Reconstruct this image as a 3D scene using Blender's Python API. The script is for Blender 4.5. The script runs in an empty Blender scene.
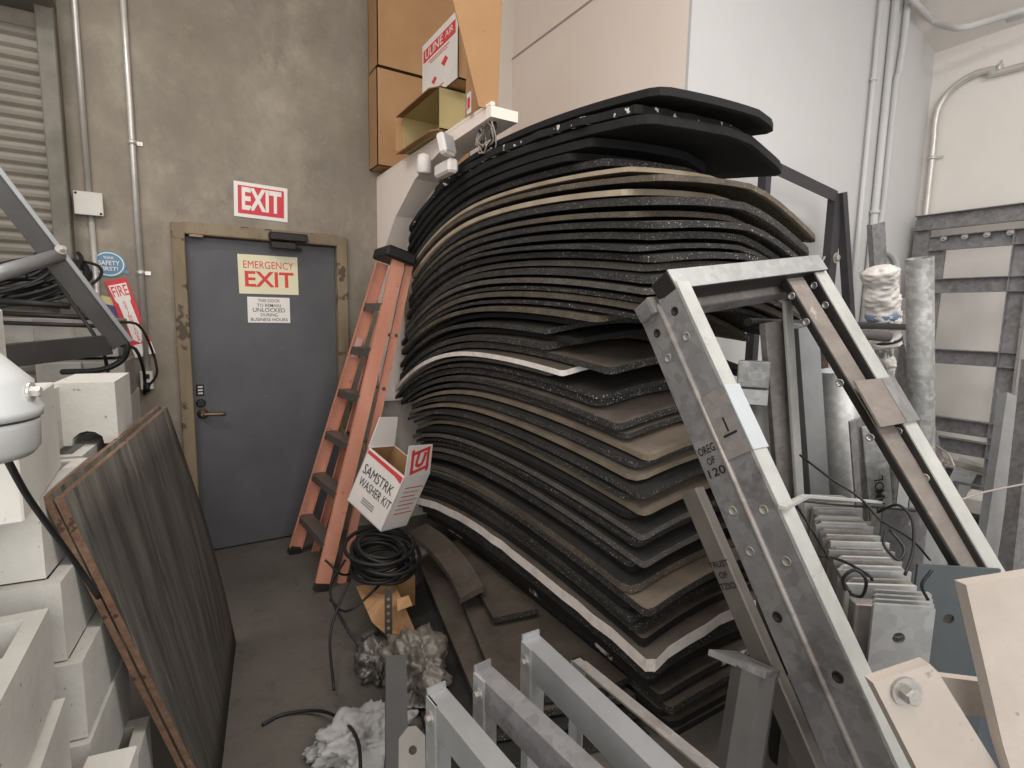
import bpy, bmesh, math, random
from mathutils import Vector, Matrix
random.seed(11)
SC = bpy.context.scene
COL = SC.collection
PI = math.pi
def V(*a): return Vector(a)
# ------------------------------------------------------------------ camera
F = 540.0; CAMZ = 1.65
yaw, pitch, roll = (math.radians(a) for a in (31.7, 7.15, 1.1))
fw = V(math.sin(yaw)*math.cos(pitch), math.cos(yaw)*math.cos(pitch), -math.sin(pitch))
r0 = V(math.cos(yaw), -math.sin(yaw), 0); u0 = r0.cross(fw)
rt = r0*math.cos(roll)+u0*math.sin(roll); up = -r0*math.sin(roll)+u0*math.cos(roll)
CAM = V(0, 0, CAMZ)
cd = bpy.data.cameras.new('camera'); cam = bpy.data.objects.new('camera', cd); COL.objects.link(cam)
cd.sensor_fit = 'HORIZONTAL'; cd.sensor_width = 36; cd.lens = F/1024*36; cd.clip_start = 0.02
M = Matrix((rt, up, -fw)).transposed().to_4x4(); M.translation = CAM
cam.matrix_world = M
SC.camera = cam
def at(px, py, X=None, Y=None, Z=None, D=None):
    """the point of the place seen at a photograph pixel, at a known X, Y, Z or depth"""
    d = fw + rt*((px-512)/F) + up*((384-py)/F)
    if X is not None: t = X/d.x
    elif Y is not None: t = Y/d.y
    elif Z is not None: t = (Z-CAMZ)/d.z
    else: t = D
    return CAM + d*t
# ------------------------------------------------------------------ materials
def lin(c): c /= 255.0; return c/12.92 if c <= .04045 else ((c+.055)/1.055)**2.4
def rgb(r, g, b): return (lin(r), lin(g), lin(b), 1)
class NT:
    def __init__(s, name):
        s.m = bpy.data.materials.new(name); s.m.use_nodes = True
        s.t = s.m.node_tree; s.n = s.t.nodes; s.l = s.t.links
        s.b = s.n['Principled BSDF']
        s.tc = s.n.new('ShaderNodeTexCoord')
    def noise(s, scale, detail=4, rough=.55, stretch=None, coord='Object', off=(0,0,0)):
        mp = s.n.new('ShaderNodeMapping'); s.l.new(s.tc.outputs[coord], mp.inputs[0])
        mp.inputs['Location'].default_value = off
        if stretch: mp.inputs['Scale'].default_value = stretch
        n = s.n.new('ShaderNodeTexNoise'); n.inputs['Scale'].default_value = scale
        n.inputs['Detail'].default_value = detail; n.inputs['Roughness'].default_value = rough
        s.l.new(mp.outputs[0], n.inputs['Vector']); return n.outputs['Fac']
    def voro(s, scale, stretch=None):
        mp = s.n.new('ShaderNodeMapping'); s.l.new(s.tc.outputs['Object'], mp.inputs[0])
        if stretch: mp.inputs['Scale'].default_value = stretch
        n = s.n.new('ShaderNodeTexVoronoi'); n.inputs['Scale'].default_value = scale
        s.l.new(mp.outputs[0], n.inputs['Vector']); return n.outputs['Color']
    def ramp(s, fac, stops):
        r = s.n.new('ShaderNodeValToRGB'); e = r.color_ramp.elements
        while len(e) < len(stops): e.new(.5)
        for k, (p, c) in enumerate(stops): e[k].position = p; e[k].color = c if not isinstance(c, (int, float)) else (c, c, c, 1)
        s.l.new(fac, r.inputs[0]); return r.outputs[0]
    def mix(s, fac, a, b, mode='MIX'):
        m = s.n.new('ShaderNodeMix'); m.data_type = 'RGBA'; m.blend_type = mode
        for v, i in ((fac, 0), (a, 6), (b, 7)):
            if isinstance(v, (int, float, tuple)): m.inputs[i].default_value = v
            else: s.l.new(v, m.inputs[i])
        return m.outputs[2]
    def bump(s, h, strength=.3, dist=.01):
        b = s.n.new('ShaderNodeBump'); b.inputs['Strength'].default_value = strength; b.inputs['Distance'].default_value = dist
        s.l.new(h, b.inputs['Height']); s.l.new(b.outputs[0], s.b.inputs['Normal'])
    def done(s, col, rough=.6, metal=0., spec=.5):
        for v, i in ((col, 'Base Color'), (rough, 'Roughness'), (metal, 'Metallic')):
            if isinstance(v, (int, float, tuple)): s.b.inputs[i].default_value = v
            else: s.l.new(v, s.b.inputs[i])
        s.b.inputs['Specular IOR Level'].default_value = spec
        return s.m
def plain(name, c, rough=.6, metal=0., var=.12, scale=8, spec=.4, bump=0.1):
    t = NT(name); n = t.noise(scale, 5, .6)
    lo = tuple(x*(1-var) for x in c[:3])+(1,); hi = tuple(min(1, x*(1+var)) for x in c[:3])+(1,)
    col = t.ramp(n, [(.3, lo), (.7, hi)])
    if bump: t.bump(t.noise(scale*12, 3), bump, .003)
    return t.done(col, rough, metal, spec)
def blotch(name, a, b, scale=4, rough=.6, metal=0., lo=.4, hi=.6, stretch=None, fine=None, spec=.4, bump=.15, bs=60):
    t = NT(name); col = t.ramp(t.noise(scale, 6, .65, stretch), [(lo, a), (hi, b)])
    if fine is not None:
        col = t.mix(t.ramp(t.noise(fine[0], 3, .6, None, 'Object', (3, 1, 7)), [(fine[1], 0), (fine[1]+.04, 1)]), col, fine[2])
    if bump: t.bump(t.noise(bs, 3), bump, .004)
    return t.done(col, rough, metal, spec)
# ------------------------------------------------------------------ mesh building
class MB:
    def __init__(s): s.v = []; s.f = []; s.mi = []; s.sm = []
    def add(s, vs, fs, mi=0, smooth=False):
        o = len(s.v); s.v += [Vector(v) for v in vs]
        for f in fs: s.f.append([o+i for i in f]); s.mi.append(mi); s.sm.append(smooth)
    def box(s, c, size, rot=None, mi=0, bev=0):
        hx, hy, hz = (d/2 for d in size); c = Vector(c)
        Rm = rot if rot is not None else Matrix.Identity(3)
        if bev:
            b = min(bev, hx*.9, hy*.9, hz*.9); vs = []; idx = {}
            for sx in (-1, 1):
                for sy in (-1, 1):
                    for sz in (-1, 1):
                        for k in range(3):
                            p = [sx*(hx-b), sy*(hy-b), sz*(hz-b)]; p[k] += (sx, sy, sz)[k]*b
                            idx[(sx, sy, sz, k)] = len(vs); vs.append(c+Rm@Vector(p))
            fs = []
            S = (-1, 1)
            for k in range(3):
                a, b2 = [(1, 2), (0, 2), (0, 1)][k]
                for s0 in S:
                    q = []
                    for (i, j) in ((-1, -1), (1, -1), (1, 1), (-1, 1)):
                        t = [0, 0, 0]; t[k] = s0; t[a] = i; t[b2] = j; q.append(idx[(*t, k)])
                    fs.append(q)
            for k in range(3):
                a, b2 = [(1, 2), (0, 2), (0, 1)][k]
                for i in S:
                    for j in S:
                        def key(e, face):
                            t = [0, 0, 0]; t[k] = e; t[a] = i; t[b2] = j; return idx[(*t, face)]
                        fs.append([key(-1, a), key(1, a), key(1, b2), key(-1, b2)])
            for sx in S:
                for sy in S:
                    for sz in S: fs.append([idx[(sx, sy, sz, k)] for k in range(3)])
            s.add(vs, fs, mi); return s
        vs = [c+Rm@V(x*hx, y*hy, z*hz) for x in (-1, 1) for y in (-1, 1) for z in (-1, 1)]
        s.add(vs, [(0, 1, 3, 2), (4, 6, 7, 5), (0, 4, 5, 1), (2, 3, 7, 6), (0, 2, 6, 4), (1, 5, 7, 3)], mi); return s
    def frame(s, p0, p1, side):
        d = (Vector(p1)-Vector(p0)).normalized(); a = Vector(side); a = (a-d*a.dot(d)).normalized(); return d, a, d.cross(a)
    def bar(s, p0, p1, w, h, side, mi=0, bev=0):
        """solid bar from p0 to p1; w along 'side', h across"""
        d, a, b = s.frame(p0, p1, side); p0 = Vector(p0); p1 = Vector(p1)
        R3 = Matrix((a, b, d)).transposed(); return s.box((p0+p1)/2, (w, h, (p1-p0).length), R3, mi, bev)
    def extr(s, p0, p1, poly, side, mi=0, closed=True):
        """profile polygon (a,b) swept from p0 to p1"""
        d, a, b = s.frame(p0, p1, side); n = len(poly); p0 = Vector(p0); p1 = Vector(p1)
        vs = [q+a*x+b*y for q in (p0, p1) for x, y in poly]
        fs = [(i, (i+1) % n, n+(i+1) % n, n+i) for i in range(n if closed else n-1)]
        if closed: fs += [tuple(reversed(range(n))), tuple(range(n, 2*n))]
        s.add(vs, fs, mi); return s
    def chan(s, p0, p1, w, h, t, side, mi=0):
        """C channel: web w wide along side, flanges h deep along b"""
        return s.extr(p0, p1, [(-w/2, 0), (w/2, 0), (w/2, h), (w/2-t, h), (w/2-t, t), (-w/2+t, t), (-w/2+t, h), (-w/2, h)], side, mi)
    def angle(s, p0, p1, w, h, t, side, mi=0):
        return s.extr(p0, p1, [(0, 0), (w, 0), (w, t), (t, t), (t, h), (0, h)], side, mi)
    def hollow(s, p0, p1, w, h, t, side, mi=0):
        d, a, b = s.frame(p0, p1, side); p0 = Vector(p0); p1 = Vector(p1)
        o = [(-w/2, -h/2), (w/2, -h/2), (w/2, h/2), (-w/2, h/2)]; i = [(x*(w/2-t)/(w/2), y*(h/2-t)/(h/2)) for x, y in o]
        vs = [q+a*x+b*y for q in (p0, p1) for x, y in o+i]; fs = []
        for k in range(4):
            m = (k+1) % 4
            fs += [(k, m, 8+m, 8+k), (4+m, 4+k, 12+k, 12+m), (m, k, 4+k, 4+m), (8+k, 8+m, 12+m, 12+k)]
        s.add(vs, fs, mi); return s
    def tube(s, pts, r, n=10, mi=0, cap=True, radii=None, smooth=True):
        pts = [Vector(p) for p in pts]; m = len(pts); vs = []; ref = None
        for k, p in enumerate(pts):
            d = (pts[min(k+1, m-1)]-pts[max(k-1, 0)]).normalized()
            if ref is None: ref = d.orthogonal().normalized()
            a = (ref-d*ref.dot(d)).normalized(); ref = a; b = d.cross(a); rr = radii[k] if radii else r
            vs += [p+a*rr*math.cos(2*PI*i/n)+b*rr*math.sin(2*PI*i/n) for i in range(n)]
        s.add(vs, [(k*n+i, k*n+(i+1) % n, (k+1)*n+(i+1) % n, (k+1)*n+i) for k in range(m-1) for i in range(n)], mi, smooth)
        if cap:
            s.add(vs[:n], [tuple(reversed(range(n)))], mi); s.add(vs[-n:], [tuple(range(n))], mi)
        return s
    def pipe(s, p0, p1, r, t, n=24, mi=0):
        """hollow round pipe with an open, thick end"""
        p0 = Vector(p0); p1 = Vector(p1); d = (p1-p0).normalized(); a = d.orthogonal().normalized(); b = d.cross(a)
        ring = lambda q, rr: [q+a*rr*math.cos(2*PI*i/n)+b*rr*math.sin(2*PI*i/n) for i in range(n)]
        vs = ring(p0, r)+ring(p1, r)+ring(p1, r-t)+ring(p0, r-t)
        s.add(vs, [(j*n+i, j*n+(i+1) % n, (j+1) % 4*n+(i+1) % n, (j+1) % 4*n+i) for j in (0, 2) for i in range(n)], mi, True)
        s.add(vs, [(j*n+i, j*n+(i+1) % n, (j+1) % 4*n+(i+1) % n, (j+1) % 4*n+i) for j in (1, 3) for i in range(n)], mi); return s
    def poly(s, pts, thick, mi=0, mside=None):
        """flat polygon of 3D points given real thickness behind its front"""
        pts = [Vector(p) for p in pts]; n = len(pts)
        nrm = Vector((0, 0, 0))
        for i in range(n): nrm += (pts[i]-pts[0]).cross(pts[(i+1) % n]-pts[0])
        nrm.normalize(); back = [p-nrm*thick for p in pts]
        s.add(pts+back, [tuple(range(n)), tuple(reversed(range(n, 2*n)))], mi)
        s.add(pts+back, [(i, n+i, n+(i+1) % n, (i+1) % n) for i in range(n)], mi if mside is None else mside); return s
    def plate(s, c, ax, ay, w, h, t, holes=(), mi=0, chamf=0):
        """plate w x h with round holes [(x,y,r)], built as a bmesh with bridged holes"""
        c = Vector(c); ax = Vector(ax).normalized(); ay = Vector(ay); ay = (ay-ax*ay.dot(ax)).normalized(); nz = ax.cross(ay)
        if chamf: out = [(-w/2, -h/2), (w/2, -h/2), (w/2, h/2-chamf), (w/2-chamf, h/2), (-w/2+chamf, h/2), (-w/2, h/2-chamf)]
        else: out = [(-w/2, -h/2), (w/2, -h/2), (w/2, h/2), (-w/2, h/2)]
        bm = bmesh.new(); es = []
        def loop(ps):
            vv = [bm.verts.new((x, y, 0)) for x, y in ps]
            for i in range(len(vv)): es.append(bm.edges.new((vv[i], vv[(i+1) % len(vv)])))
        loop(out)
        for (x, y, r) in holes: loop([(x+r*math.cos(2*PI*i/14), y+r*math.sin(2*PI*i/14)) for i in range(14)])
        bmesh.ops.triangle_fill(bm, use_beauty=True, use_dissolve=False, edges=es)
        bm.verts.index_update(); vs = [v.co.copy() for v in bm.verts]; fs = [[v.index for v in f.verts] for f in bm.faces]
        bound = [[v.index for v in e.verts] for e in bm.edges if len(e.link_faces) == 1]; bm.free(); n = len(vs)
        P3 = [c+ax*v.x+ay*v.y for v in vs]; Q3 = [p-nz*t for p in P3]
        s.add(P3+Q3, fs+[[n+i for i in reversed(f)] for f in fs]+[(a, b, n+b, n+a) for a, b in bound], mi); return s
    def lathe(s, c, axis, prof, n=24, mi=0, smooth=True):
        c = Vector(c); d = Vector(axis).normalized(); a = d.orthogonal().normalized(); b = d.cross(a); m = len(prof)
        vs = [c+d*z+a*r*math.cos(2*PI*i/n)+b*r*math.sin(2*PI*i/n) for r, z in prof for i in range(n)]
        s.add(vs, [(k*n+i, k*n+(i+1) % n, (k+1)*n+(i+1) % n, (k+1)*n+i) for k in range(m-1) for i in range(n)], mi, smooth)
        s.add(vs, [tuple(reversed(range(n))), tuple(range((m-1)*n, m*n))], mi); return s
    def bolt(s, c, axis, r=.011, h=.008, mi=0):
        s.lathe(c, axis, [(r*1.7, 0), (r*1.7, h*.3)], 16, mi, False); return s.lathe(Vector(c)+Vector(axis).normalized()*h*.3, axis, [(r, 0), (r, h*.8), (r*.8, h)], 6, mi, False)
    def build(s, name, mats, parent=None, fixn=True):
        me = bpy.data.meshes.new(name); o = bpy.data.objects.new(name, me); COL.objects.link(o)
        off = parent_world(parent) if parent is not None else Vector((0, 0, 0))
        if parent is None and s.v:
            lo = Vector([min(v[k] for v in s.v) for k in range(3)]); hi = Vector([max(v[k] for v in s.v) for k in range(3)])
            off = Vector(((lo.x+hi.x)/2, (lo.y+hi.y)/2, lo.z)); o.location = off
        me.from_pydata([v-off for v in s.v], [], s.f)
        for m in (mats if isinstance(mats, (list, tuple)) else [mats]): me.materials.append(m)
        for p, mi, sm in zip(me.polygons, s.mi, s.sm): p.material_index = mi; p.use_smooth = sm
        me.validate(); me.update()
        if fixn:
            bm = bmesh.new(); bm.from_mesh(me); bmesh.ops.remove_doubles(bm, verts=bm.verts, dist=1e-5)
            bmesh.ops.recalc_face_normals(bm, faces=bm.faces); bm.to_mesh(me); bm.free()
        if parent is not None: o.parent = parent
        return o
def parent_world(o):
    p = Vector((0, 0, 0))
    while o is not None: p += o.location; o = o.parent
    return p
def tag(o, label, cat, group=None, kind=None):
    o['label'] = label
    if cat: o['category'] = cat
    if group: o['group'] = group
    if kind: o['kind'] = kind
    return o
def thing(name, loc, label, cat, group=None):
    o = bpy.data.objects.new(name, None); o.empty_display_size = .05; COL.objects.link(o); o.location = loc
    return tag(o, label, cat, group)
def struct(o, label=None):
    o['kind'] = 'structure'
    if label: o['label'] = label
    return o
def copy_tree(o, parent=None):
    c = o.copy(); COL.objects.link(c)
    if parent is not None: c.parent = parent
    for ch in list(o.children): copy_tree(ch, c)
    return c
def bez(pts, n=12):
    """smooth (Catmull-Rom) path through points"""
    P = [Vector(p) for p in pts]; P = [P[0]*2-P[1]]+P+[P[-1]*2-P[-2]]; out = []
    for k in range(1, len(P)-2):
        a, b, c, d = P[k-1:k+3]
        for i in range(n):
            t = i/n; out.append(.5*((2*b)+(c-a)*t+(2*a-5*b+4*c-d)*t*t+(3*b-a-3*c+d)*t**3))
    out.append(P[-2]); return out
def text_mesh(name, body, size, origin, ax, ay, mat, parent=None, bold=0., depth=.0006, align='CENTER', sx=1., maxw=None, shear=0, spacing=1.):
    """raised lettering laid on a real surface; origin is the centre of the line"""
    cu = bpy.data.curves.new(name, 'FONT'); cu.body = body; cu.size = size; cu.align_x = align; cu.align_y = 'CENTER'
    cu.offset = bold*size; cu.extrude = 0; cu.resolution_u = 3; cu.shear = shear; cu.space_character = spacing
    tmp = bpy.data.objects.new(name+'_tmp', cu); COL.objects.link(tmp)
    dg = bpy.context.evaluated_depsgraph_get(); me = bpy.data.meshes.new_from_object(tmp.evaluated_get(dg))
    bpy.data.objects.remove(tmp); bpy.data.curves.remove(cu)
    ax = Vector(ax).normalized(); ay = Vector(ay); ay = (ay-ax*ay.dot(ax)).normalized(); nz = ax.cross(ay); origin = Vector(origin)
    if maxw:
        w = max(v.co.x for v in me.vertices)-min(v.co.x for v in me.vertices); sx = maxw/w
    mb = MB(); vs = [origin+ax*v.co.x*sx+ay*v.co.y+nz*depth for v in me.vertices]
    mb.add(vs, [list(p.vertices) for p in me.polygons]); bpy.data.meshes.remove(me)
    o = mb.build(name, mat, parent, fixn=False); return o
ORD = 'topmost,second,third,fourth,fifth,sixth,seventh,eighth,ninth,tenth,eleventh,twelfth,thirteenth,fourteenth,fifteenth,sixteenth,seventeenth,eighteenth,nineteenth,twentieth'.split(',')
def ordinal(n):
    if n < 20: return ORD[n]
    t = ["twenty", "thirty", "forty", "fifty", "sixty"][(n+1)//10-2]; k = (n+1) % 10
    if k == 0: return {'twenty': 'twentieth', 'thirty': 'thirtieth', 'forty': 'fortieth', "fifty": "fiftieth", "sixty": "sixtieth"}[t]
    return t+"-"+["", "first", "second", "third", "fourth", "fifth", "sixth", "seventh", "eighth", "ninth"][k]
# ================================================================== SETTING
YA, XB, YC, XD, ZC = 4.06, 2.45, 2.19, 5.28, 4.55
t = NT('stained_concrete')
c = t.ramp(t.noise(1.1, 8, .62), [(.3, rgb(112, 104, 91)), (.5, rgb(142, 133, 119)), (.7, rgb(172, 162, 147))])
c = t.mix(t.ramp(t.noise(3.2, 6, .7, (1, 1, .55), 'Object', (5, 2, 1)), [(.42, .75), (.62, 0)]), c, rgb(126, 118, 108))
c = t.mix(t.ramp(t.noise(9, 5, .7, None, 'Object', (1, 8, 3)), [(.56, 0), (.78, .28)]), c, rgb(176, 166, 148))
c = t.mix(t.ramp(t.noise(2.1, 7, .75, None, 'Object', (9, 9, 3)), [(.6, 0), (.66, .35)]), c, rgb(112, 100, 86))
# white overspray beside the corner (a paint stain with its own shape)
sep = t.n.new('ShaderNodeSeparateXYZ'); t.l.new(t.tc.outputs['Object'], sep.inputs[0])
add = t.n.new('ShaderNodeMath'); add.operation = 'ADD'; t.l.new(sep.outputs['X'], add.inputs[0])
sc_ = t.n.new('ShaderNodeMath'); sc_.operation = 'MULTIPLY'; sc_.inputs[1].default_value = .32; t.l.new(t.noise(2.2, 5, .6), sc_.inputs[0]); t.l.new(sc_.outputs[0], add.inputs[1])
mr = t.n.new('ShaderNodeMapRange'); t.l.new(add.outputs[0], mr.inputs[0])
PAINT = mr
c = t.mix(mr.outputs[0], c, rgb(214, 205, 194))
t.bump(t.noise(14, 6, .7), .35, .012); m_conc = t.done(c, .85, 0, .25)
def paint(name, a, b):
    t = NT(name); col = t.ramp(t.noise(.8, 6, .6), [(.35, a), (.65, b)])
    col = t.mix(t.ramp(t.noise(7, 6, .75, None, 'Object', (2, 5, 1)), [(.66, 0), (.74, .3)]), col, rgb(176, 168, 158))
    t.bump(t.noise(40, 4, .6), .2, .006); return t.done(col, .7, 0, .3)
m_white = paint('warm_white_paint', rgb(236, 222, 211), rgb(242, 230, 220))
m_pale = paint('pale_white_paint', rgb(224, 218, 211), rgb(232, 226, 220))
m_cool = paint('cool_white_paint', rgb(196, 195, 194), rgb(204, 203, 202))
t = NT('dark_floor_concrete'); c = t.ramp(t.noise(1.5, 7, .65), [(.3, rgb(78, 73, 68)), (.7, rgb(98, 92, 86))])
c = t.mix(t.ramp(t.noise(11, 5, .7), [(.55, 0), (.75, .5)]), c, rgb(56, 52, 48))
c = t.mix(t.ramp(t.noise(60, 2, .5), [(.7, 0), (.76, .6)]), c, rgb(135, 128, 118))
t.bump(t.noise(30, 4), .15, .004); m_floor = t.done(c, .75, 0, .3)
m_joint = plain('joint_filler', rgb(165, 155, 147), .8)
def shell(name, lo, hi, m, label=None):
    b = MB(); lo = Vector(lo); hi = Vector(hi); b.box((lo+hi)/2, hi-lo); return struct(b.build(name, m), label)
shell('floor', (-3.6, -3.2, -.12), (XD+.2, YA+.2, 0), m_floor, 'dark worn concrete floor')
DX0, DX1, DH = .055, 1.0, 2.13          # door opening
b = MB()
for lo, hi in (((-3.6, YA, 0), (DX0-.05, YA+.2, ZC)), ((DX0-.05, YA, DH+.05), (DX1+.05, YA+.2, ZC)), ((DX1+.05, YA, 0), (XB+.2, YA+.2, ZC)), ((DX0-.05, YA+.12, 0), (DX1+.05, YA+.2, DH+.05))):
    lo = Vector(lo); hi = Vector(hi); b.box((lo+hi)/2, hi-lo)
wb = struct(b.build('wall_back', m_conc, fixn=False), 'stained bare concrete wall')
PAINT.inputs[1].default_value = 1.37+.155-wb.location.x; PAINT.inputs[2].default_value = 1.49+.155-wb.location.x
shell('wall_right', (XB, YC+.02, 0), (XB+.2, YA, ZC), m_white, 'warm white wall behind the mat stack')
shell('wall_right_return', (XB, YC, 0), (XD+.2, YC+.02, ZC), m_cool, 'cool white wall beyond the mat stack corner')
shell('wall_right_far', (XD, -3.2, 0), (XD+.2, YC, ZC), m_pale, 'white wall behind the leaning gates')
shell('ceiling', (-3.6, -3.2, ZC), (XD+.2, YA+.2, ZC+.15), m_pale)
# painted joint on the right wall
p0 = at(502, 67, X=XB); p1 = at(596, -3, X=XB)
b = MB(); b.bar(p0-V(.002, 0, 0), p1-V(.002, 0, 0), .006, .014, (1, 0, 0)); struct(b.build('trim_1', m_joint), 'thin panel joint on the warm white wall')
# ------------------------------------------------------------------ lights
def area(name, loc, size, power, col, target=None):
    l = bpy.data.lights.new(name, 'AREA'); l.shape = 'RECTANGLE'; l.size, l.size_y = size; l.energy = power; l.color = col
    o = bpy.data.objects.new(name, l); COL.objects.link(o); o.location = loc
    if target is not None: o.rotation_euler = (Vector(target)-Vector(loc)).to_track_quat('-Z', 'Y').to_euler()
    return o
area('ceiling_area_light', (1.0, .2, ZC-.12), (2.4, .6), 48, (1, .96, .92))
area('ceiling_area_light', (2.7, -.7, ZC-.12), (1.6, .6), 74, (1, .98, .96))  # unseen light added to brighten the far right wall
area('ceiling_area_light', (-1.0, 1.9, ZC-.12), (1.6, .6), 54, (1, .96, .92))
area('rear_fill_light', (-.6, -3.0, 2.2), (4.5, 3.6), 150, (1, .985, .965), (1.2, 2, 1.2))  # unseen soft source added behind the camera to lift the low surfaces
w = bpy.data.worlds.new('world'); SC.world = w; w.use_nodes = True
w.node_tree.nodes['Background'].inputs[0].default_value = (1, .985, .96, 1); w.node_tree.nodes['Background'].inputs[1].default_value = .72
SC.view_settings.view_transform = 'Standard'; SC.view_settings.look = 'None'; SC.view_settings.gamma = 1; SC.view_settings.exposure = 0.0
SC.view_settings.use_curve_mapping = False
# ================================================================== RUBBER MATS
def rubber(name, a, b, dust, lo=.5, hi=.7, speck=None, rough=.8):
    t = NT(name); c = t.ramp(t.noise(5, 6, .65), [(.3, a), (.7, b)])
    c = t.mix(t.ramp(t.noise(13, 6, .7, None, 'Object', (4, 4, 2)), [(lo, 0), (hi, .150)]), c, dust)
    if speck: c = t.mix(t.ramp(t.noise(speck, 2, .5, None, 'Object', (7, 1, 2)), [(.66, 0), (.69, 1)]), c, rgb(205, 198, 186))
    t.bump(t.noise(90, 4, .7), .5, .004); return t.done(c, rough, 0, .3)
RT = {'black': rubber('rubber_top_black', rgb(30, 29, 28), rgb(42, 40, 38), rgb(66, 60, 54)),
      'dusty': rubber('rubber_top_dusty', rgb(66, 59, 53), rgb(92, 83, 74), rgb(112, 101, 89))}
RT['pale'] = rubber('rubber_top_pale_dust', rgb(86, 77, 68), rgb(116, 104, 91), rgb(70, 63, 57))
RE = {'black': rubber('rubber_edge_black', rgb(24, 23, 24), rgb(36, 35, 35), rgb(52, 49, 46), .5, .75),
      'charcoal': rubber('rubber_edge_charcoal', rgb(40, 39, 39), rgb(58, 56, 54), rgb(86, 80, 74), .5, .7, 260),
      'grey': rubber('rubber_edge_grey', rgb(70, 66, 62), rgb(98, 92, 85), rgb(48, 45, 43), .5, .62, 240),
      'brown': rubber('rubber_edge_brown', rgb(68, 61, 53), rgb(100, 90, 77), rgb(46, 43, 40), .52, .66, 280),
      'lbrown': rubber('rubber_edge_light_brown', rgb(100, 90, 77), rgb(132, 119, 102), rgb(66, 60, 54), .52, .68),
      'tan': rubber('rubber_edge_tan', rgb(150, 134, 113), rgb(184, 168, 147), rgb(104, 93, 80), .5, .72),
      'speckled': rubber('rubber_edge_speckled', rgb(38, 37, 38), rgb(58, 55, 54), rgb(74, 68, 62), .5, .7, 150),
      'white': rubber('rubber_edge_painted', rgb(226, 216, 208), rgb(236, 228, 222), rgb(112, 98, 88), .50, .56)}
t = NT('rubber_edge_partly_painted'); c = t.mix(t.ramp(t.noise(1.6, 5, .7, None, 'Object', (2, 3, 1)), [(.52, 0), (.55, 1)]), rgb(44, 42, 41), rgb(222, 214, 206)); RE['part'] = t.done(c, .8, 0, .3)
X0, X1, Y0, Y1 = 1.38, 2.36, 1.32, 3.5
def dome(z, x, y):
    """how the whole pile sags away from its middle (same field for every mat, so layers nest)"""
    hh = max(0, min(1, (z-.3)/2.1)); s = (x-X0)/(X1-X0)*2-1; tt = (y-Y0)/(Y1-Y0)
    far = max(0, (tt-.5)/.5); near = max(0, (.5-tt)/.5)
    bs = (.085-.055*hh if s < 0 else .05+.13*hh)
    d = -bs*abs(s)**(1.8 if s < 0 else 1.8-.5*hh) - (.10+.15*hh)*far**2.3 - (.06+.035*hh)*near**1.9
    return d + .10+.02*(1-hh)
def mat_mesh(z, x0, x1, y0, y1, th, rot=0, rag=0, seed=0, zoff=lambda x, y: 0, rc=.03):
    rnd = random.Random(seed); nu, nv = 10, 22
    us = [0, rc/(x1-x0)]+[k/nu for k in range(1, nu)]+[1-rc/(x1-x0), 1]; vs_ = [0, rc/(y1-y0)]+[k/nv for k in range(1, nv)]+[1-rc/(y1-y0), 1]
    A, B = len(us), len(vs_); cx, cy = (x0+x1)/2, (y0+y1)/2; c, s = math.cos(rot), math.sin(rot); P = []
    wob = [rnd.uniform(-1, 1) for _ in range(8)]
    for i, u in enumerate(us):
        for j, v in enumerate(vs_):
            x = x0+(x1-x0)*u; y = y0+(y1-y0)*v
            if i in (0, A-1) and j in (0, B-1): x += (1 if i == 0 else -1)*rc*.29; y += (1 if j == 0 else -1)*rc*.29
            if i in (0, A-1): x += rag*rnd.uniform(-1, 1)
            if j in (0, B-1): y += rag*rnd.uniform(-1, 1)
            dx, dy = x-cx, y-cy; x, y = cx+dx*c-dy*s, cy+dx*s+dy*c
            zz = z+dome(z, x, y)+zoff(x, y)+.0007*(wob[0]*math.sin(3*v*PI+wob[1]*3)+wob[2]*math.sin(5*u+6*v+wob[3]*3))
            P.append(V(x, y, zz))
    n = len(P); mb = MB(); T = [p+V(0, 0, th) for p in P]; I = lambda i, j: i*B+j
    mb.add(P+T, [(n+I(i, j), n+I(i+1, j), n+I(i+1, j+1), n+I(i, j+1)) for i in range(A-1) for j in range(B-1)], 0, True)
    mb.add(P+T, [(I(i, j), I(i, j+1), I(i+1, j+1), I(i+1, j)) for i in range(A-1) for j in range(B-1)], 1, True)
    rim = [(I(i, 0), I(i+1, 0)) for i in range(A-1)]+[(I(i+1, B-1), I(i, B-1)) for i in range(A-1)]+[(I(0, j+1), I(0, j)) for j in range(B-1)]+[(I(A-1, j), I(A-1, j+1)) for j in range(B-1)]
    mb.add(P+T, [(a, b, n+b, n+a) for a, b in rim], 1); return mb
# (height of near corner, thickness, edge, top, x0 shift, x1 shift, near shift, far shift, ragged)
LAY = []
def lay(z, edge='black', top='black', th=.030, a=None, b=None, n=None, f=None, rag=0): LAY.append((z, edge, top, th, a, b, n, f, rag))
lay(2.395, 'black', 'black', .026, -.02, -.36, .0, -.35)             # topmost, its free corner out
lay(2.350, 'dripped', 'black', .030, -.05, -.30, .10, -.02, .012)
lay(2.312, 'black', 'black', .032, -.03, -.22, .06, .06, .006)
lay(2.272, 'black', 'black', .034, -.04, -.34, .34, .08)
lay(2.236, 'black', 'black', .030, -.03, -.4, .46, .10)
lay(2.200, 'charcoal', 'black', .026, .0, -.3, .30, .12)
lay(2.168, 'tan', 'dusty', .026, .0, -.12, .19, .12)
lay(2.128, 'brown', 'dusty', .030, -.01, -.02, .0, .10)
lay(2.086, 'tan', 'black', .026, .0, -.1, .14, .07)
lay(2.050, 'charcoal', 'black', .028, .01, .0, .03, .16)
lay(2.010, 'brown', 'black', .026, -.01, .02, .10, .11)
lay(1.972, 'speckled', 'dusty', .032, .0, .0, .0, .18)
lay(1.932, 'charcoal', 'black', .026, .02, .0, .05, .16)
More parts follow.
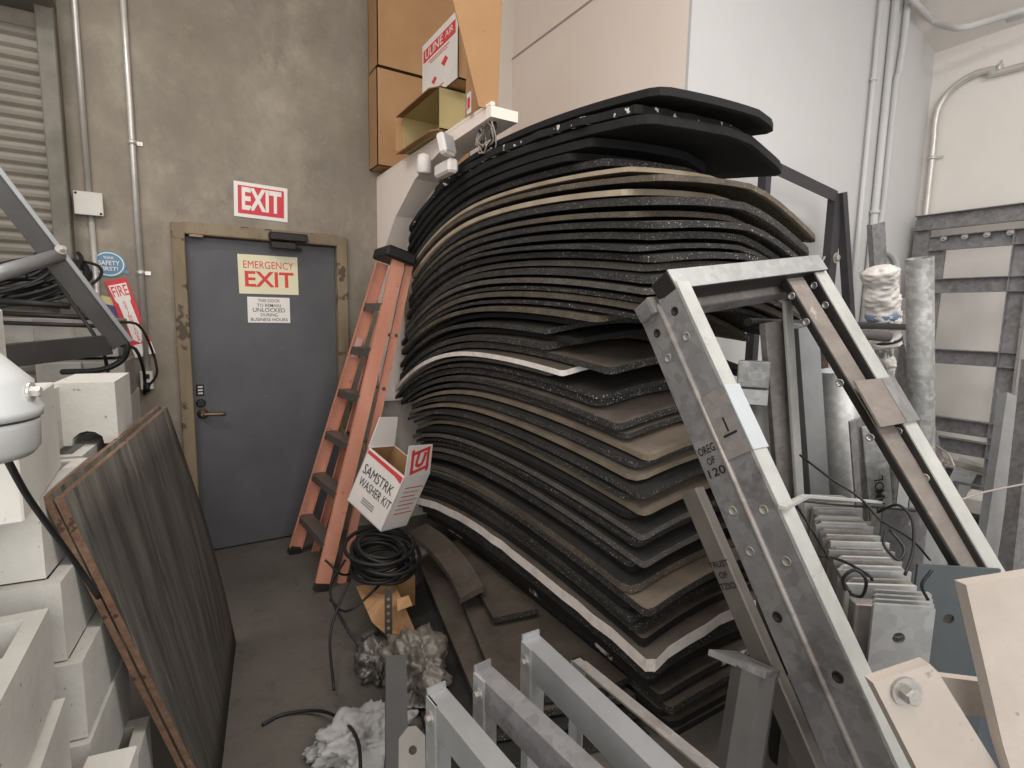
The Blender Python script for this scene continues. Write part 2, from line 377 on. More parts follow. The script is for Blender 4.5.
lay(1.898, 'charcoal', 'black', .026, -.02, .02, .04, .12)
lay(1.862, 'speckled', 'black', .028, .0, .0, .0, .22)
lay(1.826, 'grey', 'dusty', .028, .01, .0, .06, .2)
lay(1.790, 'charcoal', 'black', .030, -.01, .02, .0, .26)
lay(1.754, 'grey', 'black', .028, .0, .0, .02, .24)
lay(1.720, 'speckled', 'black', .026, .0, .0, -.01, .32)
lay(1.688, 'brown', 'black', .026, .0, .0, .0, .22)
lay(1.656, 'speckled', 'black', .026, .01, .0, .03, .32)
lay(1.618, 'brown', 'dusty', .026, .0, .0, .30, .28)
lay(1.580, 'black', 'black', .032, .03, -.1, .52, .27)
lay(1.540, 'charcoal', 'black', .030, .0, -.1, .60, .32)
lay(1.500, 'black', 'black', .032, .02, .0, .48, .35)
lay(1.462, 'charcoal', 'dusty', .030, .0, .0, .62, .4)
lay(1.422, 'charcoal', 'dusty', .028, .02, .0, .24, .4)
lay(1.386, 'white', 'dusty', .024, -.01, .0, .46, .44)
lay(1.354, 'grey', 'black', .022, .0, .0, .60, .4)
lay(1.318, 'speckled', 'black', .030, .0, .0, .28, .45)
lay(1.278, 'speckled', 'black', .030, .02, .0, .30, .34)
lay(1.236, 'charcoal', 'dusty', .032, .01, .0, .16, .36)
lay(1.196, 'charcoal', 'dusty', .030, .02, .0, .14, .20)
lay(1.156, 'lbrown', 'pale', .028, .02, .0, .02, .16)
lay(1.118, 'charcoal', 'black', .030, .0, .0, .05, .10)
lay(1.082, 'lbrown', 'dusty', .030, -.01, .0, .04, .16)
lay(1.044, 'charcoal', 'black', .030, -.03, .0, .0, .10)
lay(1.006, 'charcoal', 'black', .028, .0, .0, .07, .06)
lay(.966, 'lbrown', 'pale', .032, .02, .0, .0, .04)
lay(.926, 'black', 'black', .026, .0, .0, .07, .0)
lay(.890, 'grey', 'black', .030, -.02, .0, .0, .04)
lay(.854, 'speckled', 'black', .026, .0, .0, .02, .06)
lay(.818, 'charcoal', 'black', .028, .02, .0, .05, .0)
lay(.782, 'grey', 'black', .026, .0, .0, .0, .02)
lay(.746, 'speckled', 'black', .026, .0, .0, .05, -.04)
lay(.706, 'black', 'black', .030, .03, .0, .06, .02)
lay(.664, 'brown', 'black', .030, .0, .0, .02, .0)
lay(.622, 'charcoal', 'pale', .030, -.01, .0, -.06, .04)
lay(.572, 'black', 'black', .032, .02, .0, .04, .0)
lay(.532, 'charcoal', 'black', .028, .03, .0, .05, .05)
lay(.492, 'charcoal', 'black', .030, .02, .0, .04, .0)
lay(.444, 'black', 'dusty', .032, .03, .0, .0, .02)
lay(.386, 'white', 'dusty', .062, .0, .0, -.03, .10, .007)
lay(.340, 'charcoal', 'black', .034, .03, .0, -.02, .08)
lay(.300, 'charcoal', 'dusty', .032, .06, .02, .0, .02)
lay(.234, 'black', 'dusty', .032, .08, .02, .02, .0)
lay(.178, 'part', 'dusty', .030, .13, .04, .0, -.1)
lay(.130, 'charcoal', 'dusty', .030, .16, .04, -.02, -.1)
lay(.084, 'black', 'dusty', .030, .17, .04, .0, -.1)
lay(.040, 'black', 'dusty', .030, .18, .04, .0, -.1)
lay(.001, 'black', 'dusty', .030, .18, .04, .0, -.1)
RE['dripped'] = rubber('rubber_edge_dripped', rgb(26, 25, 26), rgb(38, 37, 37), rgb(50, 47, 45), .55, .75, 28)
DESC = {'dripped': 'ragged white-dripped', 'black': 'black', 'charcoal': 'charcoal', 'grey': 'grey', 'brown': 'dusty brown', 'tan': 'tan', 'lbrown': 'light brown', 'speckled': 'white-speckled', 'white': 'white-painted', 'part': 'partly whitened'}
for k, (z, edge, top, th, a, b_, n_, f_, rag) in enumerate(LAY):
    th = min(th, (LAY[k-1][0]-z)*(.86 if edge == 'white' and z < 1 else .78 if 1 < k < 6 else (.74 if z < .7 else random.Random(k*7).choice((.5, .56, .62, .76))))) if k else th; rn = random.Random(100+k); a = (a or 0)+rn.uniform(-.012, .012); b_ = (b_ or 0)+rn.uniform(-.02, .02); n_ = (n_ or 0)+rn.uniform(-.012, .012)
    zo = (lambda x, y: 0)
    
    if z < .30: zo = (lambda x, y, z=z: -dome(z, x, y)*(1-max(0, (z-.036)/.264)) - (.034 if z < .04 else 0)*0)
    
    mb = mat_mesh(z, X0+a, X1+b_, Y0+n_, Y1+(f_ or 0), th, math.radians(rn.uniform(-.7, .7)), rag, k, zo, rn.choice((.02, .03, .05)))
    o = mb.build('rubber_mat', [RT[top], RE[edge]])
    lab = f'{"black" if top=="black" else "dusty"} rubber mat with {DESC[edge]} edge, {ordinal(k)} from the top of the tall stack' if k else 'black rubber mat lying topmost on the tall stack, corner jutting out'
    tag(o, lab, 'rubber mat', 'rubber mats in the tall stack')
# ================================================================== BACK WALL: DOOR, SHUTTER, CONDUITS, SIGNS
m_door = blotch('blue_grey_door_paint', rgb(76, 75, 78), rgb(92, 91, 94), 2.2, .5, 0, .3, .7, None, (26, .71, rgb(128, 126, 124)), .4, .05)
m_frame = blotch('worn_brown_frame', rgb(112, 98, 78), rgb(142, 126, 103), 5, .7, 0, .35, .65, (1, 1, .3), (9, .62, rgb(84, 72, 58)))
m_dark = plain('dark_steel', rgb(48, 45, 44), .5, .5, .15, 10)
m_bronze = plain('worn_bronze', rgb(112, 96, 80), .4, .7, .2, 20)
m_black = plain('black_rubber_cable', rgb(26, 26, 27), .5, 0, .15, 20)
m_emt = plain('conduit_steel', rgb(206, 202, 196), .35, .45, .08, 15, .5, .03)
m_boxgrey = plain('grey_box_cover', rgb(196, 190, 182), .5, .1, .05)
m_red = plain('sign_red', rgb(206, 58, 66), .5, 0, .05); m_redtxt = plain('red_ink', rgb(214, 62, 52), .5, 0, .04, 8, .4, 0)
m_signw = plain('sign_white', rgb(232, 226, 220), .5, 0, .03, 8, .4, 0); m_cream = plain('photoluminescent_cream', rgb(226, 218, 186), .5, 0, .03, 8, .4, 0)
m_ink = plain('dark_ink', rgb(58, 58, 62), .6, 0, .02, 8, .3, 0); m_blue = plain('sticker_blue', rgb(94, 136, 164), .5, 0, .05)
# ---- door (leaf, frame, lever, lock, closer)
FY = YA-.02
b = MB()
b.box((DX0-.03, YA+.035, (DH+.06)/2), (.075, .15, DH+.06), None, 0, .006); b.box((DX1+.03, YA+.035, (DH+.06)/2), (.075, .15, DH+.06), None, 0, .006)
b.box(((DX0+DX1)/2, YA+.035, DH+.03), (DX1-DX0+.01, .15, .075), None, 0, .006)
door = struct(b.build('door_1', m_frame), 'blue grey steel door in a worn brown frame')
LY = YA+.035   # leaf face
b = MB(); b.box(((DX0+DX1)/2, LY+.02, DH/2), (DX1-DX0-.012, .04, DH-.02), None, 0, .004); b.build('door_leaf', m_door, door)
hx, hz = at(203, 414, Y=LY).x, at(210, 413, Y=LY).z
b = MB(); b.lathe((hx, LY, hz), (0, -1, 0), [(.034, 0), (.034, .008), (.016, .012), (.014, .05)], 20); b.build('handle_rose', m_bronze, door)
b = MB(); b.tube(bez([(hx, LY-.05, hz), (hx+.04, LY-.058, hz), (hx+.13, LY-.055, hz-.004)], 5), .012, 10); b.build('door_handle', m_bronze, door)
q = at(201, 403, Y=LY); b = MB(); b.lathe(q, (0, -1, 0), [(.028, 0), (.028, .012), (.02, .018)], 20); b.build('deadbolt', m_dark, door)
q = at(200, 390, Y=LY); b = MB(); b.box(q-V(0, .004, 0), (.045, .008, .075), None, 0, .003)
for k in range(3): b.box(q+V(.002, -.009, (k-1)*.021), (.028, .004, .011), None, 1)
b.build('sticker', [m_dark, m_boxgrey], door)
q0, q1 = at(268, 236, Y=FY), at(306, 240, Y=FY)
b = MB(); b.box((q0+q1)/2+V(0, -.03, 0), ((q1-q0).length, .07, .055), None, 0, .008)
b.box((q0+q1)/2+V(-.03, -.02, -.055), (.16, .05, .05), None, 0, .006)
b.bar((q0+q1)/2+V(-.05, -.03, -.06), (q0+q1)/2+V(.09, .0, -.075), .022, .01, (0, 0, 1)); b.build('door_closer', m_dark, door)
q = at(196, 235, Y=FY); b = MB(); b.box(q+V(0, -.008, 0), (.08, .014, .03), None, 0, .003); b.build('latch_bracket', m_bronze, door)
# ---- roller shutter
m_slat = blotch('shutter_slat', rgb(112, 106, 96), rgb(140, 133, 122), 3, .6, .2, .3, .7, (.4, 1, 2))
m_jamb = blotch('shutter_jamb', rgb(106, 101, 92), rgb(126, 120, 110), 3, .7, .1)
SX1 = -.565
b = MB(); b.box((-.525, YA-.06, 1.62), (.08, .12, 3.24), None, 0, .006); sh = struct(b.build('door_2', m_jamb), 'closed roller shutter of narrow horizontal slats')
b = MB(); n = 52; z0 = .02; ph = 3.12/n
prof = []
for k in range(n):
    z = z0+k*ph; prof += [(0, z), (-.010, z+.2*ph), (-.014, z+.5*ph), (-.010, z+.78*ph), (.004, z+.93*ph)]
pts = [(-3.0, YA-.05+y, z) for y, z in prof]+[(SX1, YA-.05+y, z) for y, z in prof]; m_ = len(prof)
b.add(pts, [(i, i+1, m_+i+1, m_+i) for i in range(m_-1)])
b.add([(x, YA-.02, z) for x in (-3.0, SX1) for z in (z0, z0+n*ph)], [(0, 1, 3, 2)]); b.build('slat_curtain', m_slat, sh)
b = MB(); b.box((-1.75, YA-.13, 3.45), (2.53, .26, .42), None, 0, .01); b.box((-1.75, YA-.15, 3.25), (2.53, .3, .04), None, 0, .008); b.build('shutter_hood', m_jamb, sh)
# ---- conduits on the back wall
def conduit(name, pts, r, label, mat=None, straps=()):
    t = thing(name, Vector(pts[-1]), label, 'conduit')
    b = MB(); b.tube(pts, r, 12); b.build('tube', mat or m_emt, t)
    for (p, ax, nrm) in straps:
        b = MB(); p = Vector(p); ax = Vector(ax); nrm = Vector(nrm); b.tube([p-ax*.012, p+ax*.012], r*1.35, 12)
        s_ = ax.cross(nrm).normalized(); b.box(p+s_*(r*2.2)-nrm*(r-.003), (.03 if abs(s_.x) > .5 else .006, .03 if abs(s_.y) > .5 else .006, .022)); b.bolt(p+s_*(r*2.2)-nrm*(r-.006), nrm, .004, .004)
        b.build('strap', mat or m_emt, t)
    return t
cx1 = at(83, 120, Y=YA-.02).x; cx2 = at(136, 200, Y=YA-.02).x
zb = at(83, 204, Y=YA-.02).z
conduit('conduit', [(cx1, YA-.018, ZC-.01), (cx1, YA-.018, zb+.06)], .016, 'steel conduit running up from the square junction box')
conduit('conduit', [(cx1+.004, YA-.018, zb-.06), (cx1+.004, YA-.018, .001)], .015, 'steel conduit running down from the square junction box')
q = at(147, 380, Y=YA-.02)
conduit('conduit', [(cx2, YA-.018, ZC-.01), (cx2, YA-.018, q.z+.05)], .016, 'tall steel conduit dropping to the outlet box beside the door', None,
        [((cx2, YA-.018, at(132, 143, Y=YA).z), (0, 0, 1), (0, -1, 0)), ((cx2, YA-.018, at(140, 273, Y=YA).z), (0, 0, 1), (0, -1, 0))])
t = thing('junction_box', (cx1, YA, zb-.06), 'square grey junction box on the concrete wall between two conduits', 'junction box')
b = MB(); b.box((cx1, YA-.03, zb), (.125, .055, .12), None, 0, .006); b.build('box_body', m_boxgrey, t)
b = MB(); b.box((cx1, YA-.06, zb), (.135, .006, .13), None, 0, .003); b.build('cover', m_boxgrey, t)
b = MB(); b.bolt((cx1-.055, YA-.063, zb+.053), (0, -1, 0), .004, .003); b.build('screw', m_dark, t)
b = MB(); b.bolt((cx1+.055, YA-.063, zb-.053), (0, -1, 0), .004, .003); b.build('screw', m_dark, t)
t = thing('outlet_box', (q.x, YA, q.z-.06), 'steel outlet box at the foot of the tall conduit', 'outlet')
b = MB(); b.box(q+V(0, -.012, 0), (.07, .05, .115), None, 0, .004); b.build('box_body', m_emt, t)
for s_ in (-1, 1):
    b = MB(); b.box(q+V(0, -.04, s_*.026), (.034, .006, .03), None, 0, .004); b.build('socket', m_dark, t)
# ---- signs
def quad_sign(name, px, Yp, label, cat, mats, thick=.003):
    """sheet whose corners TL,TR,BR,BL lie on the wall or door"""
    P = [at(x, y, Y=Yp) for x, y in px]; c = sum(P, V(0, 0, 0))/4
    ax = ((P[1]-P[0])+(P[2]-P[3])).normalized(); ay = ((P[0]-P[3])+(P[1]-P[2])); ay = (ay-ax*ay.dot(ax)).normalized()
    w = ((P[1]-P[0]).length+(P[2]-P[3]).length)/2; h = ((P[0]-P[3]).length+(P[1]-P[2]).length)/2
    t = thing(name, c-ay*h/2, label, cat); b = MB(); b.box(c, (w, thick, h), Matrix((ax, -ax.cross(ay), ay)).transposed(), 0); b.build('sign_panel', mats[0], t)
    return t, c+V(0, -thick/2, 0), ax, ay, w, h
t, c, ax, ay, w_, h_ = quad_sign('exit_sign', [(233.3, 180.4), (287.5, 188.7), (287.5, 222.5), (234.4, 215.8)], YA-.004, 'red and white EXIT sign on the concrete above the door', 'sign', [m_signw])
b = MB(); b.bar(c-ax*w_*.43+V(0, -.0006, 0), c+ax*w_*.43+V(0, -.0006, 0), h_*.80, .001, ay); b.build('red_field', m_red, t)
text_mesh('lettering', 'EXIT', h_*.86, c, ax, ay, m_signw, t, .035, .0018, maxw=w_*.74)
t, c, ax, ay, w_, h_ = quad_sign('emergency_exit_sign', [(236.9, 253.7), (297.5, 257.5), (298.3, 295), (239.6, 293.5)], LY-.003, 'cream EMERGENCY EXIT sign with red lettering on the door', 'sign', [m_cream])
text_mesh('lettering', 'EMERGENCY', h_*.27, c+ay*h_*.24, ax, ay, m_redtxt, t, .0, .0008, maxw=w_*.84)
text_mesh('lettering', 'EXIT', h_*.55, c-ay*h_*.14, ax, ay, m_redtxt, t, .022, .0008, maxw=w_*.82)
t, c, ax, ay, w_, h_ = quad_sign('door_notice', [(246.9, 296.6), (289.2, 298), (290.6, 323), (248.3, 322.5)], LY-.003, 'small white notice about unlocked hours below the EMERGENCY EXIT sign', 'sign', [m_signw])
for k, (s_, f_, wf) in enumerate((('THIS DOOR', .15, .52), ('TO REMAIN', .15, .56), ('UNLOCKED', .2, .76), ('DURING', .15, .4), ('BUSINESS HOURS', .15, .88))):
    text_mesh('lettering', s_, h_*f_*1.15, c+ay*h_*(.36-.185*k), ax, ay, m_ink, t, .004, .0008, maxw=w_*wf)
# safety sticker, oval with a ribbon tail each side
q = at(109, 264, Y=YA-.003); t = thing('safety_sticker', q-V(0, 0, .1), 'blue oval safety-first sticker on the concrete wall', 'sticker')
def oval(c, rx, rz, y, mb, n=32, mi=0): mb.poly([(c.x+rx*math.cos(-2*PI*i/n), y, c.z+rz*math.sin(-2*PI*i/n)) for i in range(n)], .001, mi)
rx = at(126, 265, Y=YA).x-q.x; rz = q.z-at(109, 277, Y=YA).z
b = MB(); oval(q, rx, rz, YA-.004, b); b.build('oval', m_blue, t)
b = MB()
for k in range(28):
    a0, a1 = 2*PI*k/28, 2*PI*(k+1)/28
    b.poly([(q.x+rx*f*math.cos(a), YA-.0052, q.z+rz*f*math.sin(a)) for f, a in ((.9, a0), (.9, a1), (.83, a1), (.83, a0))], .0005)
b.build('ring', m_signw, t)
for s_ in (-1, 1):
    b = MB(); P = [(q.x+s_*rx*.8, YA-.0035, q.z-rz*.35), (q.x+s_*rx*1.2, YA-.0035, q.z-rz*.45), (q.x+s_*rx*1.12, YA-.0035, q.z-rz*.6), (q.x+s_*rx*1.22, YA-.0035, q.z-rz*.78), (q.x+s_*rx*.75, YA-.0035, q.z-rz*.62)]
    b.poly(P, .0006); b.build('ribbon_tail', m_blue, t)
for s_, dz, f_, wf in (('THINK', .46, .22, .62), ('SAFETY', .06, .36, 1.25), ('FIRST!', -.38, .32, 1.05)):
    text_mesh('lettering', s_, rz*f_*1.35, q+V(0, -.003, rz*dz), (1, 0, 0), (0, 0, 1), m_signw, t, .012, .0025, maxw=rx*wf)
t, c, ax, ay, w_, h_ = quad_sign('wall_poster', [(80, 291), (113, 299), (117, 345), (84, 340)], YA-.003, 'yellow-green and violet poster half hidden behind the fire extinguisher sign', 'poster', [plain('poster_lime', rgb(196, 204, 84), .6)])
b = MB(); b.bar(c-ax*w_*.5+ay*h_*.16+V(0, -.0006, 0), c+ax*w_*.5+ay*h_*.16+V(0, -.0006, 0), h_*.4, .001, ay); b.build('violet_band', plain('poster_violet', rgb(88, 82, 128), .6), t)
b = MB(); b.bar(c-ax*w_*.1+ay*h_*.42+V(0, -.0007, 0), c+ax*w_*.5+ay*h_*.42+V(0, -.0007, 0), h_*.16, .001, ay); b.build('tan_band', plain('poster_tan', rgb(206, 190, 140), .6), t)
t, c, ax, ay, w_, h_ = quad_sign('fire_extinguisher_sign', [(105.5, 281), (127.5, 277.5), (154, 353), (134.5, 358.5)], YA-.012, 'red and white FIRE EXTINGUISHER sign hanging crooked on the wall', 'sign', [m_red])
b = MB(); y_ = V(0, -.001, 0)
b.poly([c+ax*x*w_+ay*z*h_+y_ for x, z in ((-.42, .44), (.42, .44), (.36, .24), (.28, .2), (.28, -.27), (0, -.33), (-.28, -.27), (-.28, .2), (-.36, .24))], .0008)
b.build('white_field', m_signw, t)
b = MB(); b.bar(c-ax*w_*.5-ay*h_*.42+y_, c+ax*w_*.5-ay*h_*.42+y_, h_*.16, .001, ay); b.build('white_foot', m_signw, t)
text_mesh('lettering', 'FIRE', h_*.19, c+ay*h_*.345+y_, ax, ay, m_redtxt, t, .01, .0014, maxw=w_*.72)
for k, ch in enumerate('EXTINGUISHER'): text_mesh('lettering', ch, h_*.055, c+ay*h_*(.2-.0445*k)+y_, ax, ay, m_redtxt, t, .01, .0014)
# ================================================================== CONCRETE BLOCKS
m_block = blotch('grey_block_concrete', rgb(176, 173, 166), rgb(202, 199, 192), 3, .9, 0, .3, .7, None, (55, .68, rgb(140, 136, 130)), .2, .4, 45)
m_blockw = blotch('pale_block_concrete', rgb(196, 192, 184), rgb(216, 213, 206), 3, .9, 0, .3, .7, None, (38, .68, rgb(150, 144, 136)), .2, .4, 45)
def block(x1, y0, z0, label, w=.19, l=.39, h=.19, rot=-6, mat=None, cores=True, notch=False):
    """hollow block: x1,y0 = its near right bottom corner, length l running back"""
    Rz = Matrix.Rotation(math.radians(rot), 3, 'Z'); o = V(x1, y0, z0); T = lambda x, y, z: o+Rz@V(x, y, z)
    b = MB(); wl = .032
    if not cores: b.box(o+Rz@V(-w/2, l/2, h/2), (w, l, h), Rz, 0, .004)
    else:
        # outline and two square cores, extruded as one body
        bm = bmesh.new(); es = []
        def lp(x0, y0_, x1_, y1_):
            vv = [bm.verts.new((x, y, 0)) for x, y in ((x0, y0_), (x1_, y0_), (x1_, y1_), (x0, y1_))]
            for i in range(4): es.append(bm.edges.new((vv[i], vv[(i+1) % 4])))
        lp(-w, 0, 0, l); m2 = l/2
        lp(-w+wl, wl, -wl, m2-wl/2); lp(-w+wl, m2+wl/2, -wl, l-wl)
        bmesh.ops.triangle_fill(bm, use_beauty=True, use_dissolve=False, edges=es); bm.verts.index_update()
        vs = [v.co.copy() for v in bm.verts]; fs = [[v.index for v in f.verts] for f in bm.faces]; bd = [[v.index for v in e.verts] for e in bm.edges if len(e.link_faces) == 1]; bm.free(); n = len(vs)
        b.add([T(v.x, v.y, 0) for v in vs]+[T(v.x, v.y, h) for v in vs], fs+[[n+i for i in f] for f in fs]+[(a, c_, n+c_, n+a) for a, c_ in bd])
    if notch:
        # bond-beam end: the near face keeps an arched opening at its foot
        b = MB(); arch = [(-w, 0), (-w, h), (0, h), (0, 0), (-w*.24, 0), (-w*.26, h*.12), (-w*.38, h*.2), (-w*.5, h*.22), (-w*.62, h*.2), (-w*.74, h*.12), (-w*.76, 0)]
        n = len(arch); vs = [T(x, y, z) for y in (0, l) for x, z in arch]
        b.add(vs, [(i, (i+1) % n, n+(i+1) % n, n+i) for i in range(n)])
        for k0 in (0, n):
            for tri in ((0, 10, 9, 1), (9, 8, 1), (8, 7, 1), (7, 2, 1), (7, 6, 2), (6, 5, 2), (5, 4, 2), (4, 3, 2)): b.add([vs[k0+i] for i in tri], [tuple(range(len(tri)))])
    ob = b.build('concrete_block', mat or m_block); return tag(ob, label, 'concrete block', 'stacked concrete blocks')
m_blockd = blotch('darker_grey_block', rgb(132, 128, 121), rgb(160, 156, 149), 3, .9, 0, .3, .7, None, (38, .68, rgb(112, 108, 102)), .2, .4, 45)  # darker tone of the block concrete for the far row
XR = -.245
block(-.185, 2.15, 1.215, 'pale concrete block with an arched notch, standing highest beside the plywood', .16, .30, .2, -4, m_blockw, False, True)
block(-.285, 1.41, 1.215, 'long smooth block face lying just behind the grey lamp head', .19, .47, .235, 1, m_blockw, False)
block(-.305, 1.20, 1.455, 'pale block at the left photo edge, above the grey lamp head', .19, .36, .19, 2, m_blockw, False)
block(-.345, 1.90, 1.215, 'grey block set between the smooth long block and the notched block', .19, .39, .19, -4, m_block, True)
block(XR-.05, 1.60, 1.015, 'hollow block with two open cores on top, left of the plywood corner', .19, .39, .195, -7)
block(XR-.02, 2.02, 1.015, 'hollow block under the notched block, open core showing in front', .19, .39, .195, -7)
block(XR-.24, 1.47, 1.015, 'grey block beneath the long smooth block, at the left photo edge', .19, .39, .195, -2)
block(XR-.02, 1.57, .815, 'pale block one course below the open-core block by the plywood', .26, .39, .195, -7)
block(XR-.05, 2.0, .815, 'grey block hidden behind the plywood sheet, second course', .19, .39, .195, -7)
block(XR+.01, 1.55, .615, 'shaded block two courses below the open-core block by the plywood', .26, .39, .195, -7)
block(XR-.05, 1.98, .615, 'grey block hidden behind the plywood sheet, third course', .19, .39, .195, -7)
block(XR+.015, 1.53, .415, 'block showing only its narrow side above the bottom photo edge', .26, .39, .195, -7)
block(XR+.06, 1.45, .215, 'block near the floor under the narrow side block', .30, .42, .195, -7)
block(XR+.08, 1.45, .0, 'block on the floor at the foot of the block stack', .32, .42, .21, -7)
block(XR+.085, 1.33, .415, 'small pale block corner peeking at the bottom edge beside the plywood', .10, .15, .19, -10, m_blockw, False)
block(XR-.035, 1.055, .815, 'large hollow block nearest the camera in the bottom left corner', .19, .39, .195, -2)
block(XR-.018, 1.0, .615, 'block directly below the large hollow block in the bottom left corner', .21, .42, .195, -2)
block(XR-.018, 1.0, .415, 'block third down in the bottom left corner', .21, .42, .195, -2)
block(XR-.018, 1.0, .0, 'tall block base under the bottom left corner blocks', .21, .42, .41, -2, None, False)
block(-.515, 1.44, .0, 'tall block base at the far left, under the block at the left photo edge', .21, .45, 1.01, -2, None, False)
# blocks further back, beyond the leaning steel frame
k = 0
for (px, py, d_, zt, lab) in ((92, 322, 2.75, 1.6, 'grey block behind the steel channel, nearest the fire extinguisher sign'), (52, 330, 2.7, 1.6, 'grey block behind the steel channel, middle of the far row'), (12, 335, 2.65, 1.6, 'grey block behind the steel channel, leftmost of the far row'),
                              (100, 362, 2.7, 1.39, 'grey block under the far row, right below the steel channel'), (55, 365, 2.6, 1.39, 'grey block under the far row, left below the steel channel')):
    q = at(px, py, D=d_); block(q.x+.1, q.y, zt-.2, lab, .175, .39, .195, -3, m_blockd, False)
q = at(76, 362, D=2.7); block(q.x+.2, q.y-.02, .0, 'tall block base under the far row of blocks', .62, .5, 1.185, -3, m_block, False)
# ================================================================== PLYWOOD SHEETS
t = NT('weathered_dark_plywood')
c = t.ramp(t.noise(3.2, 6, .65, (.5, 7, .5)), [(.32, rgb(58, 56, 53)), (.7, rgb(98, 93, 86))])
c = t.mix(t.ramp(t.noise(9, 5, .7, (.35, 5, .35), 'Object', (2, 4, 1)), [(.56, 0), (.68, .7)]), c, rgb(42, 40, 38))
c = t.mix(t.ramp(t.noise(11, 4, .7, (.4, 6, .4), 'Object', (7, 1, 5)), [(.62, 0), (.7, .55)]), c, rgb(134, 126, 115))
t.bump(t.noise(20, 4, .6, (.4, 6, .4)), .3, .004); m_ply = t.done(c, .75, 0, .3)
m_plyedge = blotch('plywood_edge_brown', rgb(98, 72, 56), rgb(140, 110, 88), 10, .7, 0, .3, .7, (4, .4, 4), (22, .6, rgb(70, 54, 44)))
A, B_ = V(-.255, 1.62, 1.2), V(-.055, 2.62, 1.25); C_, D_ = V(.17, 2.86, .0), V(.03, 1.86, .0)
def sheet(off, th, mats, label, dz=0):
    n = (B_-A).cross(D_-A).normalized()
    if n.x < 0: n = -n
    N, Mv = 14, 10; P = []
    for i in range(N+1):
        for j in range(Mv+1):
            u, v = i/N, j/Mv; p = A.lerp(B_, u).lerp(D_.lerp(C_, u), v)+n*(off+.02*math.sin(PI*v)*u); p.z = max(p.z, 0)+dz*(1-v); P.append(p)
    b = MB(); K = len(P); Q = [V(*(p-n*th)) for p in P]
    for q in Q: q.z = max(q.z, 0)
    I = lambda i, j: i*(Mv+1)+j
    b.add(P+Q, [(I(i, j), I(i+1, j), I(i+1, j+1), I(i, j+1)) for i in range(N) for j in range(Mv)]+[(K+I(i, j), K+I(i, j+1), K+I(i+1, j+1), K+I(i+1, j)) for i in range(N) for j in range(Mv)], 0, True)
    rim = [(I(i, 0), I(i+1, 0)) for i in range(N)]+[(I(i+1, Mv), I(i, Mv)) for i in range(N)]+[(I(0, j+1), I(0, j)) for j in range(Mv)]+[(I(N, j), I(N, j+1)) for j in range(Mv)]
    b.add(P+Q, [(a, b2, K+b2, K+a) for a, b2 in rim], 1)
    return tag(b.build('plywood_sheet', mats), label, 'plywood', 'plywood sheets leaning on the blocks')
sheet(.0, .018, [m_ply, m_plyedge], 'dark weathered plywood sheet leaning on the blocks, facing the aisle')
sheet(-.026, .016, [m_ply, m_plyedge], 'brown-edged plywood sheet hidden behind the dark weathered one', .012)
# ================================================================== LAMP HEAD, STEEL FRAME AND CABLES AT LEFT
m_lamp = plain('pale_grey_lamp_paint', rgb(206, 208, 208), .35, .1, .04, 6, .5, .02); m_lampg = plain('lamp_diffuser', rgb(176, 176, 176), .3, 0, .04)
q = V(-.268, 1.02, 1.495); R_ = .088
PX = -.66
t = thing('work_lamp', V(PX, q.y, 0), 'pale grey domed lamp head on a black pole at the left photo edge', 'lamp')
b = MB(); b.lathe(q, (0, 0, 1), [(R_*1.06, 0), (R_*1.08, .012), (R_*1.0, .022), (R_*.98, .05), (R_*.86, .062), (R_*.5, .10), (R_*.2, .112), (.001, .114)], 36); b.build('dome', m_lamp, t)
b = MB(); b.lathe(q, (0, 0, -1), [(R_*1.02, .004), (R_*1.02, .012), (R_*1.0, .045), (R_*.9, .056), (.001, .058)], 36); b.build('diffuser', m_lampg, t)
a_ = math.radians(-12); sc0 = q+V(math.cos(a_)*R_*.98, math.sin(a_)*R_*.98, .036); b = MB(); b.bolt(sc0-V(.02, 0, 0)+V(.02, 0, 0), (math.cos(a_), math.sin(a_), 0), .008, .01); b.build('screw', m_emt, t)
b = MB(); b.tube([(q.x-.05, q.y, q.z+.02), (PX, q.y, q.z+.03), (PX, q.y, .02)], .014, 12); b.lathe((PX, q.y, 0), (0, 0, 1), [(.13, 0), (.13, .012), (.02, .025)], 24); b.build('pole', m_dark, t)
e0 = q+V(.03, 0, -.053); b = MB(); e1 = at(30, 500, D=1.0); e2 = at(75, 562, D=1.2)
b.tube(bez([e0, at(2, 452, D=.84), e1, e2, at(88, 600, D=1.25)+V(.02, 0, 0)], 8), .006, 8); b.build('cord', m_black, t)
m_chan = plain('grey_painted_channel', rgb(84, 82, 80), .45, .5, .12, 8); m_galvl = plain('light_galvanized', rgb(164, 165, 166), .45, .6, .08, 12)
fr = thing('channel_frame', V(-.5, 2.4, 0), 'dark steel channel frame with one sloping rail, left of the fire extinguisher sign', 'steel frame')
F1, F0 = at(122, 345, D=2.42), at(-32, 148, D=1.95)
dr = (F1-F0).normalized(); vw = ((F0+F1)/2-CAM).normalized(); pr = dr.cross(vw).normalized()
if pr.x < 0: pr = -pr
b = MB(); b.bar(F0, F1, .062, .008, pr); b.bar(F0-pr*.034+vw*.02, F1-pr*.034+vw*.02, .008, .045, pr); b.build('sloping_rail', m_chan, fr)
b = MB(); b.bar(F0+pr*.038+vw*.012, F1+pr*.038+vw*.012, .018, .05, pr, 0, .002); b.build('lit_rail_flange', m_galvl, fr)  # flange painted lighter to carry the light from above
G1, G0 = at(112, 345, D=2.4), at(-60, 364, D=1.8)
b = MB(); b.chan(G0, G1, .085, .05, .006, (0, 0, -1)); b.build('lower_rail', m_chan, fr)
b = MB(); b.tube([at(60, 255, D=2.2), at(-40, 285, D=1.75)], .026, 16); b.build('cross_tube', m_galvl, fr)
